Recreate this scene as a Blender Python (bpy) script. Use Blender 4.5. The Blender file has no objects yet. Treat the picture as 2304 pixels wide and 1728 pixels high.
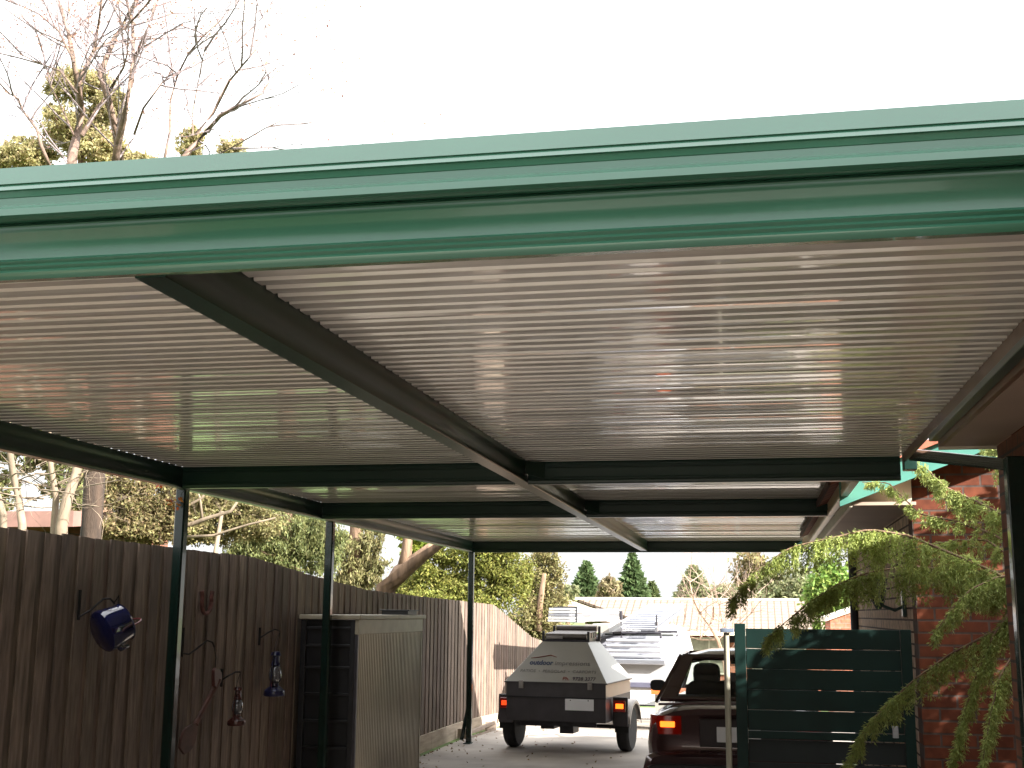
import bpy, math, random
import numpy as np
from mathutils import Vector, Matrix
random.seed(7); RNG = np.random.default_rng(11)
sc = bpy.context.scene
COL = sc.collection
# ---------------------------------------------------------------- camera
EYE = 1.75
YAW, PITCH, ROLL = (math.radians(a) for a in (11.3205, 10.5846, 0.5201))
FOC = 2.3859
fwd = Vector((-math.sin(YAW)*math.cos(PITCH), math.cos(YAW)*math.cos(PITCH), math.sin(PITCH)))
r0 = Vector((math.cos(YAW), math.sin(YAW), 0)); u0 = r0.cross(fwd)
rgt = r0*math.cos(ROLL)+u0*math.sin(ROLL); upv = -r0*math.sin(ROLL)+u0*math.cos(ROLL)
cam_d = bpy.data.cameras.new('camera'); cam = bpy.data.objects.new('camera', cam_d); COL.objects.link(cam)
cam.matrix_world = Matrix(((rgt.x, upv.x, -fwd.x, 0), (rgt.y, upv.y, -fwd.y, 0), (rgt.z, upv.z, -fwd.z, EYE), (0, 0, 0, 1)))
cam_d.sensor_width = 36; cam_d.lens = FOC*18; cam_d.clip_start = 0.05; cam_d.clip_end = 2000
sc.camera = cam
# ---------------------------------------------------------------- light
SUN_EL, SUN_AZ = math.radians(28), math.atan2(0.90, -0.44)
w = bpy.data.worlds.new('World'); sc.world = w; w.use_nodes = True
nt = w.node_tree; bg = nt.nodes['Background']
sky = nt.nodes.new('ShaderNodeTexSky'); sky.sky_type = 'NISHITA'; sky.sun_disc = False
sky.sun_elevation = SUN_EL; sky.sun_rotation = SUN_AZ; sky.dust_density = 6; sky.air_density = 1.0; sky.ozone_density = 1.0
# thin bright cloud veil over the blue: procedural noise between whites, mixed over the clear sky
wtc = nt.nodes.new('ShaderNodeTexCoord'); wn = nt.nodes.new('ShaderNodeTexNoise'); wn.inputs['Scale'].default_value = 2.2; wn.inputs['Detail'].default_value = 6
nt.links.new(wtc.outputs['Generated'], wn.inputs['Vector'])
wm = nt.nodes.new('ShaderNodeMapRange'); wm.inputs[1].default_value = .3; wm.inputs[2].default_value = .7; wm.inputs[3].default_value = .86; wm.inputs[4].default_value = .98
nt.links.new(wn.outputs[0], wm.inputs[0])
wx_ = nt.nodes.new('ShaderNodeMix'); wx_.data_type = 'RGBA'; nt.links.new(wm.outputs[0], wx_.inputs[0])
nt.links.new(sky.outputs[0], wx_.inputs[6])
# overcast veil: brighter overhead than at the horizon
wsp = nt.nodes.new('ShaderNodeSeparateXYZ'); nt.links.new(wtc.outputs['Generated'], wsp.inputs[0])
wr = nt.nodes.new('ShaderNodeMapRange'); wr.inputs[1].default_value = 0; wr.inputs[2].default_value = 1; wr.inputs[3].default_value = 1.8; wr.inputs[4].default_value = 7.5
nt.links.new(wsp.outputs[2], wr.inputs[0]); wv_ = nt.nodes.new('ShaderNodeVectorMath'); wv_.operation = 'SCALE'; wv_.inputs[0].default_value = (1, 1.01, 1.02)
nt.links.new(wr.outputs[0], wv_.inputs['Scale']); nt.links.new(wv_.outputs[0], wx_.inputs[7])
nt.links.new(wx_.outputs[2], bg.inputs[0]); bg.inputs[1].default_value = 0.15
sd = bpy.data.lights.new('sun', 'SUN'); sd.energy = 5.0; sd.angle = math.radians(0.6); sd.color = (1, 0.955, 0.89)
so = bpy.data.objects.new('sun', sd); COL.objects.link(so)
sdir = Vector((math.sin(SUN_AZ)*math.cos(SUN_EL), math.cos(SUN_AZ)*math.cos(SUN_EL), math.sin(SUN_EL)))
so.rotation_euler = sdir.to_track_quat('Z', 'Y').to_euler(); so.location = (20, -10, 15)
sc.view_settings.view_transform = 'Standard'; sc.view_settings.look = 'None'
sc.view_settings.gamma = 1; sc.view_settings.exposure = 2.1
sc.render.engine = 'CYCLES'
sc.cycles.max_bounces = 8; sc.cycles.diffuse_bounces = 5; sc.cycles.glossy_bounces = 4; sc.cycles.transparent_max_bounces = 12
sc.cycles.sample_clamp_indirect = 8; sc.cycles.caustics_reflective = False; sc.cycles.caustics_refractive = False

def W(px, py, y):            # point of the view ray through a photo pixel at forward distance y
    d = rgt*((px-1152)/1152/FOC) - upv*((py-864)/1152/FOC) + fwd
    return Vector((0, 0, EYE)) + d*(y/d.y)
def WX(px, py, x):
    d = rgt*((px-1152)/1152/FOC) - upv*((py-864)/1152/FOC) + fwd
    return Vector((0, 0, EYE)) + d*(x/d.x)
def gz(y):                   # the land falls towards the street
    if y < 17.5: return 0.0
    if y > 46: return -1.35
    t = (y-17.5)/28.5
    return -1.35*(t*t*(3-2*t)*0.6+0.4*t)
# ---------------------------------------------------------------- materials
MATS = {}
def mat(name, col, rough=0.5, metal=0.0, spec=0.5, var=0.15, nscale=6.0, stretch=(1, 1, 1), bump=0.0, bscale=40.0,
        island=0.0, hue=0.0, trans=0.0, emit=None, estr=0.0, col2=None, coat=0.0):
    if name in MATS: return MATS[name]
    m = bpy.data.materials.new(name); m.use_nodes = True; n = m.node_tree.nodes; l = m.node_tree.links
    b = n['Principled BSDF']
    b.inputs['Roughness'].default_value = rough; b.inputs['Metallic'].default_value = metal
    b.inputs['Specular IOR Level'].default_value = spec; b.inputs['Coat Weight'].default_value = coat
    tc = n.new('ShaderNodeTexCoord'); mp = n.new('ShaderNodeMapping'); mp.inputs['Scale'].default_value = stretch
    l.new(tc.outputs['Object'], mp.inputs[0])
    nz = n.new('ShaderNodeTexNoise'); nz.inputs['Scale'].default_value = nscale; nz.inputs['Detail'].default_value = 5
    l.new(mp.outputs[0], nz.inputs['Vector'])
    mx = n.new('ShaderNodeMix'); mx.data_type = 'RGBA'
    c2 = col2 if col2 else tuple(min(1, c*(1+var*1.6)) for c in col)
    c1 = tuple(c*(1-var) for c in col)
    mx.inputs[6].default_value = (*c1, 1); mx.inputs[7].default_value = (*c2, 1)
    cr = n.new('ShaderNodeMapRange'); cr.inputs[1].default_value = 0.3; cr.inputs[2].default_value = 0.7
    l.new(nz.outputs[0], cr.inputs[0]); l.new(cr.outputs[0], mx.inputs[0]); out = mx.outputs[2]
    if island > 0:
        g = n.new('ShaderNodeNewGeometry'); hs = n.new('ShaderNodeHueSaturation')
        v = n.new('ShaderNodeMapRange'); v.inputs[3].default_value = 1-island; v.inputs[4].default_value = 1+island
        l.new(g.outputs['Random Per Island'], v.inputs[0]); l.new(v.outputs[0], hs.inputs['Value'])
        if hue:
            wn = n.new('ShaderNodeTexWhiteNoise'); wn.noise_dimensions = '1D'; l.new(g.outputs['Random Per Island'], wn.inputs['W'])
            h = n.new('ShaderNodeMapRange'); h.inputs[3].default_value = 0.5-hue; h.inputs[4].default_value = 0.5+hue
            l.new(wn.outputs[0], h.inputs[0]); l.new(h.outputs[0], hs.inputs['Hue'])
        l.new(out, hs.inputs['Color']); out = hs.outputs[0]
    l.new(out, b.inputs['Base Color'])
    if bump:
        n2 = n.new('ShaderNodeTexNoise'); n2.inputs['Scale'].default_value = bscale; n2.inputs['Detail'].default_value = 6
        l.new(mp.outputs[0], n2.inputs['Vector'])
        bp = n.new('ShaderNodeBump'); bp.inputs['Strength'].default_value = bump; bp.inputs['Distance'].default_value = 0.01
        l.new(n2.outputs[0], bp.inputs['Height']); l.new(bp.outputs[0], b.inputs['Normal'])
    if emit: b.inputs['Emission Color'].default_value = (*emit, 1); b.inputs['Emission Strength'].default_value = estr
    if trans:
        tr = n.new('ShaderNodeBsdfTranslucent'); l.new(out, tr.inputs[0]); ms = n.new('ShaderNodeMixShader'); ms.inputs[0].default_value = trans
        l.new(b.outputs[0], ms.inputs[1]); l.new(tr.outputs[0], ms.inputs[2]); l.new(ms.outputs[0], n['Material Output'].inputs[0])
    MATS[name] = m; return m
def brick_mat(name, c1, c2, mortar, axes, bw=0.24, bh=0.086, ms=0.008, off=0.5, rough=0.85, bump=0.6):
    m = bpy.data.materials.new(name); m.use_nodes = True; n = m.node_tree.nodes; l = m.node_tree.links; b = n['Principled BSDF']
    tc = n.new('ShaderNodeTexCoord'); sp = n.new('ShaderNodeSeparateXYZ'); cb = n.new('ShaderNodeCombineXYZ')
    l.new(tc.outputs['Object'], sp.inputs[0]); l.new(sp.outputs[axes[0]], cb.inputs[0]); l.new(sp.outputs[axes[1]], cb.inputs[1])
    br = n.new('ShaderNodeTexBrick'); br.inputs['Scale'].default_value = 1; br.inputs['Brick Width'].default_value = bw
    br.inputs['Row Height'].default_value = bh; br.inputs['Mortar Size'].default_value = ms; br.offset = off; br.inputs['Bias'].default_value = 0
    br.inputs['Mortar Smooth'].default_value = 0.2
    br.inputs['Color1'].default_value = (*c1, 1); br.inputs['Color2'].default_value = (*c2, 1); br.inputs['Mortar'].default_value = (*mortar, 1)
    l.new(cb.outputs[0], br.inputs[0])
    nz = n.new('ShaderNodeTexNoise'); nz.inputs['Scale'].default_value = 14; nz.inputs['Detail'].default_value = 6; l.new(tc.outputs['Object'], nz.inputs['Vector'])
    mr = n.new('ShaderNodeMapRange'); mr.inputs[1].default_value = .3; mr.inputs[2].default_value = .7; mr.inputs[3].default_value = .7; mr.inputs[4].default_value = 1.25
    l.new(nz.outputs[0], mr.inputs[0])
    hs = n.new('ShaderNodeHueSaturation'); l.new(mr.outputs[0], hs.inputs['Value']); l.new(br.outputs[0], hs.inputs['Color'])
    l.new(hs.outputs[0], b.inputs['Base Color']); b.inputs['Roughness'].default_value = rough; b.inputs['Specular IOR Level'].default_value = .3
    bp = n.new('ShaderNodeBump'); bp.invert = True; bp.inputs['Strength'].default_value = bump; bp.inputs['Distance'].default_value = .008
    l.new(br.outputs['Fac'], bp.inputs['Height']); l.new(bp.outputs[0], b.inputs['Normal'])
    return m
def glass_mat(name, tint=(.75, .8, .78), alpha=.75):
    m = bpy.data.materials.new(name); m.use_nodes = True; n = m.node_tree.nodes; l = m.node_tree.links
    t = n.new('ShaderNodeBsdfTransparent'); t.inputs[0].default_value = (*tint, 1); g = n.new('ShaderNodeBsdfGlossy'); g.inputs['Roughness'].default_value = .03
    fr = n.new('ShaderNodeFresnel'); fr.inputs[0].default_value = 1.5; ms = n.new('ShaderNodeMixShader')
    l.new(fr.outputs[0], ms.inputs[0]); l.new(t.outputs[0], ms.inputs[1]); l.new(g.outputs[0], ms.inputs[2]); l.new(ms.outputs[0], n['Material Output'].inputs[0])
    return m
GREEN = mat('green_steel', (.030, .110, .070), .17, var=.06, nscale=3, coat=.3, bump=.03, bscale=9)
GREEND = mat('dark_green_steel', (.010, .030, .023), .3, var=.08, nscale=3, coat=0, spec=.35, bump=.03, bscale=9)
SHEET = mat('painted_roof_sheet', (.60, .575, .53), .14, var=.07, nscale=2, stretch=(.4, 1, 1), coat=.4, bump=.06, bscale=6)
WOOD = mat('weathered_paling', (.134, .098, .075), .8, var=.35, nscale=5, stretch=(6, 6, .7), island=.28, hue=.012, bump=.35, bscale=30)
WOODT = mat('timber', (.24, .15, .09), .8, var=.3, nscale=6, stretch=(4, 1, 4), bump=.2)
CONC = mat('concrete', (.29, .255, .22), .7, var=.28, nscale=1.1, bump=.4, bscale=60)
SOIL = mat('soil', (.06, .04, .028), .95, var=.4, nscale=9, bump=.6, bscale=30)
GRASS = mat('lawn', (.085, .13, .03), .9, var=.35, nscale=7, bump=.6, bscale=70)
ROADM = mat('asphalt', (.06, .06, .058), .85, var=.2, nscale=4, bump=.3, bscale=90)
WHITE = mat('white_paint', (.36, .36, .36), .35, var=.04, nscale=3)
LIDM = mat('lid_paint', (.33, .315, .285), .3, var=.04, nscale=3)
ALU = mat('aluminium', (.42, .43, .47), .35, metal=.8, var=.08, nscale=8, stretch=(1, 8, 8))
GALV = mat('galvanised_steel', (.36, .33, .31), .45, metal=.5, var=.18, nscale=7)
DARKM = mat('dark_steel', (.045, .042, .05), .45, metal=.3, var=.2, nscale=9)
BLACK = mat('black_plastic', (.018, .018, .02), .5, var=.2)
RUBBER = mat('rubber', (.016, .016, .017), .8, var=.25, nscale=12, bump=.3)
CREAM = mat('cream_paint', (.58, .52, .42), .5, var=.06)
SOFFIT = mat('soffit_board', (.36, .27, .21), .6, var=.07, nscale=2)
BARK = mat('bark', (.15, .095, .06), .9, var=.4, nscale=6, stretch=(3, 3, .6), bump=.8, bscale=20)
BARKP = mat('pale_bark', (.17, .13, .09), .85, var=.3, nscale=5, stretch=(2, 2, .7), bump=.4, bscale=18)
TWIG = mat('twig', (.19, .15, .15), .85, var=.25, nscale=8)
def leafm(n, c, isl=.45, hue=.03, tr=.45): return mat(n, c, .6, var=.2, nscale=1.5, island=isl, hue=hue, trans=tr, spec=.3)
BRF = brick_mat('red_brick_front', (.165, .045, .020), (.11, .028, .013), (.09, .06, .05), (0, 2))
BRS = brick_mat('glare_brick_side', (.66, .50, .38), (.55, .40, .3), (.07, .04, .035), (1, 2))  # glare on the side wall is painted in as a paler tan brick
BRN = brick_mat('brown_brick_side', (.22, .09, .055), (.16, .065, .04), (.08, .06, .05), (1, 2))
BRH = brick_mat('far_brick', (.42, .15, .09), (.34, .12, .07), (.3, .2, .16), (0, 2))
TILE = brick_mat('roof_tile', (.27, .205, .155), (.24, .185, .14), (.12, .085, .065), (0, 1), bw=.26, bh=.34, ms=.03, off=0, bump=.5)
TILER = brick_mat('terracotta_tile', (.30, .10, .06), (.24, .08, .05), (.08, .04, .03), (1, 0), bw=.25, bh=.3, ms=.02, off=0)
GLASS = glass_mat('car_glass'); 
WGL = mat('window_glass', (.05, .055, .05), .08, var=.2, nscale=2)
# ---------------------------------------------------------------- mesh builder
class MB:
    def __init__(s): s.v = []; s.f = []
    def add(s, v, f):
        o = len(s.v); s.v += [tuple(p) for p in v]; s.f += [tuple(i+o for i in q) for q in f]; return s
    def box(s, x0, x1, y0, y1, z0, z1):
        v = [(x, y, z) for x in (x0, x1) for y in (y0, y1) for z in (z0, z1)]
        return s.add(v, [(0, 1, 3, 2), (4, 6, 7, 5), (0, 4, 5, 1), (2, 3, 7, 6), (0, 2, 6, 4), (1, 5, 7, 3)])
    def hexa(s, v):  # 8 corners: bottom 4 ccw, top 4 ccw
        return s.add(v, [(3, 2, 1, 0), (4, 5, 6, 7), (0, 1, 5, 4), (1, 2, 6, 5), (2, 3, 7, 6), (3, 0, 4, 7)])
    def quad(s, *p): return s.add(p, [tuple(range(len(p)))])
    def tube(s, pts, rad, n=8, caps=True):
        pts = [Vector(p) for p in pts]; k = len(pts)
        if not isinstance(rad, (list, tuple)): rad = [rad]*k
        V = []; F = []; ref = Vector((.31, .17, .93))
        for i, p in enumerate(pts):
            t = (pts[min(i+1, k-1)]-pts[max(i-1, 0)])
            if t.length < 1e-9: t = Vector((0, 0, 1))
            t.normalize()
            a = t.cross(ref)
            if a.length < .05: a = t.cross(Vector((1, 0, 0)))
            a.normalize(); b = t.cross(a)
            for j in range(n):
                th = 2*math.pi*j/n; V.append(p+(a*math.cos(th)+b*math.sin(th))*rad[i])
        for i in range(k-1):
            for j in range(n): F.append((i*n+j, i*n+(j+1) % n, (i+1)*n+(j+1) % n, (i+1)*n+j))
        if caps: F.append(tuple(range(n-1, -1, -1))); F.append(tuple((k-1)*n+j for j in range(n)))
        return s.add(V, F)
    def extr(s, prof, axis, a, b, closed=True):
        # prof: list of (p,q); axis 'x': (y,z) ; 'y': (x,z); 'z': (x,y)
        def P(p, t): return {'x': (t, p[0], p[1]), 'y': (p[0], t, p[1]), 'z': (p[0], p[1], t)}[axis]
        n = len(prof); V = [P(p, a) for p in prof]+[P(p, b) for p in prof]
        F = [(i, (i+1) % n, n+(i+1) % n, n+i) for i in range(n if closed else n-1)]
        if closed: F += [tuple(range(n-1, -1, -1)), tuple(range(n, 2*n))]
        return s.add(V, F)
    def loft(s, rings, cap=True):
        n = len(rings[0]); V = [p for r in rings for p in r]; F = []
        for i in range(len(rings)-1):
            for j in range(n): F.append((i*n+j, i*n+(j+1) % n, (i+1)*n+(j+1) % n, (i+1)*n+j))
        if cap: F.append(tuple(range(n-1, -1, -1))); F.append(tuple((len(rings)-1)*n+j for j in range(n)))
        return s.add(V, F)
    def build(s, name, m, parent=None, smooth=False, bevel=0, solid=0, local=False, origin=None):
        me = bpy.data.meshes.new(name); off = Vector((0, 0, 0))
        if parent is not None and not local: off = parent.location
        if origin is not None: off = Vector(origin)
        me.from_pydata([(v[0]-off[0], v[1]-off[1], v[2]-off[2]) for v in s.v], [], s.f)
        me.materials.append(m); me.update()
        o = bpy.data.objects.new(name, me); COL.objects.link(o)
        if parent is not None: o.parent = parent
        elif origin is not None: o.location = origin
        if solid: md = o.modifiers.new('solid', 'SOLIDIFY'); md.thickness = solid; md.offset = 0
        if bevel: md = o.modifiers.new('bevel', 'BEVEL'); md.width = bevel; md.segments = 2; md.limit_method = 'ANGLE'
        if smooth:
            for p in me.polygons: p.use_smooth = True
            if smooth == 'auto':
                import bmesh
                bm = bmesh.new(); bm.from_mesh(me)
                for e in bm.edges:
                    if len(e.link_faces) == 2 and e.calc_face_angle(0) > math.radians(38): e.smooth = False
                bm.to_mesh(me); bm.free()
        return o
def thing(name, label, cat, loc, rz=0, group=None):
    o = bpy.data.objects.new(name, None); COL.objects.link(o); o.location = loc; o.rotation_euler = (0, 0, rz)
    o.empty_display_size = .2; o['label'] = label; o['category'] = cat
    if group: o['group'] = group
    return o
def struct(o): o['kind'] = 'structure'; return o
def tag(o, label, cat, group=None):
    o['label'] = label; o['category'] = cat
    if group: o['group'] = group
    return o
def lathe(mb, c, prof, axis=(0, 0, 1), n=20):
    ax = Vector(axis).normalized(); a = ax.cross(Vector((0.2, .9, .35))).normalized(); b = ax.cross(a); c = Vector(c)
    rings = [[c+ax*h+(a*math.cos(2*math.pi*j/n)+b*math.sin(2*math.pi*j/n))*r for j in range(n)] for r, h in prof]
    return mb.loft(rings)
def leaves_obj(name, P, D, L, Wd, m, parent):
    """P centres, D directions (n,3), L lengths, Wd widths -> rhombic leaf faces in one mesh"""
    n = len(P); off = np.array(parent.location)
    P = P-off; D = D/np.linalg.norm(D, axis=1)[:, None]
    R = RNG.normal(size=(n, 3)); S = np.cross(D, R); S /= (np.linalg.norm(S, axis=1)[:, None]+1e-9)
    L = L[:, None]; Wd = Wd[:, None]
    V = np.stack([P-D*L/2, P+S*Wd/2, P+D*L/2, P-S*Wd/2], 1).reshape(-1, 3)
    me = bpy.data.meshes.new(name); me.vertices.add(4*n); me.vertices.foreach_set('co', V.ravel().astype(np.float32))
    me.loops.add(4*n); me.loops.foreach_set('vertex_index', np.arange(4*n, dtype=np.int32))
    me.polygons.add(n); me.polygons.foreach_set('loop_start', np.arange(0, 4*n, 4, dtype=np.int32))
    me.polygons.foreach_set('loop_total', np.full(n, 4, dtype=np.int32)); me.update(calc_edges=True)
    me.materials.append(m); o = bpy.data.objects.new(name, me); COL.objects.link(o); o.parent = parent; return o
def crown(parent, blobs, n, size, m, name='crown', sub=26, tight=.17, droop=0.0, aspect=.45):
    """blobs: (cx,cy,cz,rx,ry,rz). Leaves gather in sub-clumps scattered through each ellipsoid's shell."""
    vol = np.array([b[3]*b[4]*b[5] for b in blobs])**.75; vol /= vol.sum(); Ps = []
    for b, q in zip(blobs, vol):
        c = np.array(b[:3]); r = np.array(b[3:]); k = max(5, int(sub))
        u = RNG.normal(size=(k, 3)); u /= np.linalg.norm(u, axis=1)[:, None]; u *= (RNG.uniform(.25, 1.3, k)**.75)[:, None]
        wts = RNG.exponential(1, k)+.12; wts /= wts.sum(); idx = RNG.choice(k, int(n*q)+1, p=wts)
        g = RNG.normal(size=(len(idx), 3))*tight*RNG.uniform(.5, 1.5, k)[idx][:, None]
        Ps.append(c+(u[idx]*.85+g)*r)
    P = np.concatenate(Ps); D = RNG.normal(size=P.shape); D[:, 2] -= droop*2
    return leaves_obj(name, P, D, RNG.uniform(.6, 1.3, len(P))*size, RNG.uniform(.6, 1.2, len(P))*size*aspect, m, parent)
def branch(mb, p, d, L, r, depth, spread=.5, tips=None, up=.15, n=5):
    p = Vector(p); d = Vector(d).normalized(); pts = [p.copy()]; k = 4
    for i in range(k):
        d = (d+Vector((random.gauss(0, .12), random.gauss(0, .12), random.gauss(0, .1)+up*.3))).normalized()
        p = p+d*L/k; pts.append(p.copy())
    mb.tube(pts, [r*(1-.55*i/k) for i in range(k+1)], n)
    if depth <= 0:
        if tips is not None: tips.append(p.copy())
        return
    for j in range(random.choice((2, 3, 3))):
        i = random.choice((2, 3, 4)); q = pts[i]
        dd = (d+Vector((random.gauss(0, spread), random.gauss(0, spread), random.gauss(0, spread*.7)+up))).normalized()
        branch(mb, q, dd, L*random.uniform(.5, .8), r*.45*random.uniform(.8, 1.1), depth-1, spread, tips, up, max(3, n-1))
# ================================================================ GROUND
ys = [-16, 0, 17.5]+[17.5+i*1.9 for i in range(1, 16)]+[60, 120, 400]
mb = MB()
for a, b in zip(ys[:-1], ys[1:]):
    mb.quad((-200, a, gz(a)-.012), (200, a, gz(a)-.012), (200, b, gz(b)-.012), (-200, b, gz(b)-.012))
struct(mb.build('ground', GRASS))
mb = MB()
for a, b in zip(ys[:-1], ys[1:]):
    if a >= 38: break
    x0 = lambda y: -4.12
    if a < -2: a = -2.19
    mb.quad((-4.12, a, gz(a)), (1.02 if a < 17 else 1.6, a, gz(a)), (1.02 if a < 17 else 1.6, b, gz(b)), (-4.12, b, gz(b)))
struct(mb.build('driveway', CONC))
struct(MB().box(1.02, 8.4, 6.25, 9.15, -.05, .03).build('garden_bed', SOIL))
mb = MB(); mb.quad((-60, 40.5, gz(40.5)+.03), (60, 40.5, gz(40.5)+.03), (60, 44.5, gz(44.5)+.03), (-60, 44.5, gz(44.5)+.03)); struct(mb.build('road', ROADM))
def scatter(n, x0, x1, y0, y1, pw):
    X_ = x0+(x1-x0)*RNG.uniform(0, 1, n)**pw; Y_ = RNG.uniform(y0, y1, n); Z_ = np.array([gz(v) for v in Y_])+RNG.uniform(.004, .016, n)
    return np.stack([X_, Y_, Z_], 1)
lt = bpy.data.objects.new('tmp', None); lt.location = (0, 0, 0)
P = np.concatenate([scatter(380, -4.1, -1.5, 12, 26, 3.0), scatter(40, -4, .9, 12, 24, 1)])
D = RNG.normal(size=P.shape); D[:, 2] *= .25
lo = leaves_obj('leaf_litter', P, D, RNG.uniform(.02, .055, len(P)), RNG.uniform(.012, .03, len(P)), leafm('litter_leaf', (.17, .11, .06), .5), lt); lo.parent = None; lo['kind'] = 'stuff'; lo['label'] = 'dry leaf litter scattered on the driveway along the fence foot'; lo['category'] = 'leaf litter'
# ================================================================ CARPORT
XL, XR, XR2, ZB, ZT = -3.94, .86, .64, 2.57, 2.72
cp = thing('carport', 'green steel carport with corrugated cream ceiling and narrow posts over the driveway', 'carport', (XL, 2.7, 0))
# front gutter profile (y,z)
def gz_(y, py): return W(1152, py, y).z      # height at which a profile point at depth y shows at that row
gp = [(y, gz_(y, p)) for y, p in ((2.684, 301), (2.664, 340), (2.668, 343), (2.658, 355), (2.664, 359), (2.667, 374), (2.669, 376), (2.668, 393), (2.660, 397), (2.650, 401),
      (2.647, 417), (2.655, 421))]
gp += [(2.700, gp[-1][1]+.0), (2.703, gp[-1][1]+.004), (2.80, gp[-1][1]+.004), (2.80, 2.845), (2.72, gp[0][1]+.002)]
MB().extr(gp, 'x', -4.02, .9).build('front_gutter', GREEN, cp, smooth='auto')
zt_ = gp[-5][1]+.002
bp_ = [(2.716, zt_), (2.707, zt_-.009), (2.707, zt_-.028), (2.716, zt_-.044), (2.716, 2.629), (2.709, 2.622), (2.716, 2.615), (2.709, 2.607), (2.716, 2.600), (2.709, 2.592), (2.712, 2.583), (2.720, 2.5755), (2.770, 2.5835), (2.770, zt_)]
MB().extr(bp_, 'x', -4.0, .88).build('front_beam', GREEN, cp, smooth='auto')
def sheet(x0, x1, y0, y1):
    prof = []; y = y0; P = .0955
    while y < y1-.02:
        e0, e1 = random.gauss(0, .0009), random.gauss(0, .0009)
        prof += [(y, ZT-.004+e0), (y+.03, ZT-.0045+random.gauss(0, .0005)), (y+.058, ZT-.004+e1), (y+.064, ZT+.011), (y+.089, ZT+.011), (y+.0935, ZT-.004)]; y += P
    top = [(q[0], q[1]+.03) for q in prof[::-1]]
    m = MB(); n = len(prof); V = [(x, p[0], p[1]) for x in (x0, x1) for p in prof]
    m.add(V, [(i, i+1, n+i+1, n+i) for i in range(n-1)])
    m.quad((x0, y0, ZT+.03), (x1, y0, ZT+.03), (x1, prof[-1][0], ZT+.03), (x0, prof[-1][0], ZT+.03))
    return m
sheet(XL+.065, -1.545, 2.83, 16.72).build('roof_sheet', SHEET, cp)
sheet(-1.45, .884, 2.83, 7.79).build('roof_sheet', SHEET, cp)
sheet(-1.45, XR2-.055, 7.87, 16.72).build('roof_sheet', SHEET, cp)
def cbeam(x0, x1, y0, y1, z0=ZB, z1=ZT): # roll formed beam along x with pressed grooves facing the front
    h = z1-z0
    pr = [(y0+.004, z0), (y0, z0+.006), (y0, z0+h*.16), (y0+.006, z0+h*.2), (y0+.006, z0+h*.27), (y0, z0+h*.31), (y0, z0+h*.69), (y0+.006, z0+h*.73), (y0+.006, z0+h*.8), (y0, z0+h*.84), (y0, z1-.006), (y0+.004, z1), (y1, z1), (y1, z0)]
    return MB().extr(pr, 'x', x0, x1)
def ybeam(x0, x1, y0, y1, z0=ZB, z1=ZT):
    h = z1-z0; c = (x0+x1)/2
    hf = [(x0+.003, z0), (x0, z0+.006), (x0, z0+h*.28), (x0+.005, z0+h*.34), (x0+.005, z0+h*.66), (x0, z0+h*.72), (x0, z1-.002)]
    pr = hf+[(2*c-p[0], p[1]) for p in hf[::-1]]
    return MB().extr(pr, 'y', y0, y1)
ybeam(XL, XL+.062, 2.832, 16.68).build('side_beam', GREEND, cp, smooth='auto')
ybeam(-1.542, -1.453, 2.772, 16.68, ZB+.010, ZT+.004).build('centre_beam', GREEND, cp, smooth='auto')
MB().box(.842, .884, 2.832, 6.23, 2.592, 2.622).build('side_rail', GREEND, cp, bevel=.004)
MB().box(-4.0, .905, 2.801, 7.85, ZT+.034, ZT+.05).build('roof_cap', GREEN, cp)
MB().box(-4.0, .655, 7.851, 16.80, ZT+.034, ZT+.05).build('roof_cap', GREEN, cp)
ybeam(XR2-.052, XR2, 7.9, 16.68).build('side_beam', mat('tan_reflection_steel', (.50, .40, .26), .35, var=.05), cp, smooth='auto')  # reflection of the bright outdoors is put into this beam's tan colour
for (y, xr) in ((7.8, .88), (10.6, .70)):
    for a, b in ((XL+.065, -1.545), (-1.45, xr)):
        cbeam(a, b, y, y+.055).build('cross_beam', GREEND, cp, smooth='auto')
for a, b in ((XL-.03, .66),): cbeam(a, b, 16.725, 16.79, ZB-.004, ZT+.03).build('rear_beam', GREEND, cp, smooth='auto')
# joint brackets where the cross beams meet the centre beam
for y in (7.8, 10.6):
    m = MB()
    for s in (-1.449,):
        m.add([(s, y-.10, ZT-.01), (s+.11, y-.004, ZT-.01), (s+.11, y-.004, ZB+.03), (s, y-.10, ZB+.06)], [(0, 1, 2, 3)])
    m.build('bracket', GREEND, cp, solid=.004)
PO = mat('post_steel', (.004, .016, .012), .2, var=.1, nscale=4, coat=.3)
def post(x, y, z1, wd=.075, foot=True):
    t = .010; q = wd/2
    pr = [(x-q+t, y-q), (x+q-t, y-q), (x+q, y-q+t), (x+q, y+q-t), (x+q-t, y+q), (x-q+t, y+q), (x-q, y+q-t), (x-q, y-q+t)]
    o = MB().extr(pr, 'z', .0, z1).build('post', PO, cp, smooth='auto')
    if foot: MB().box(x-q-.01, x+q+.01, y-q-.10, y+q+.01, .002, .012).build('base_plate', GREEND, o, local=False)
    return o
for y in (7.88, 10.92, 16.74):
    o = post(XL+.035, y, ZB-.004 if y > 16 else ZB-.003)
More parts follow.
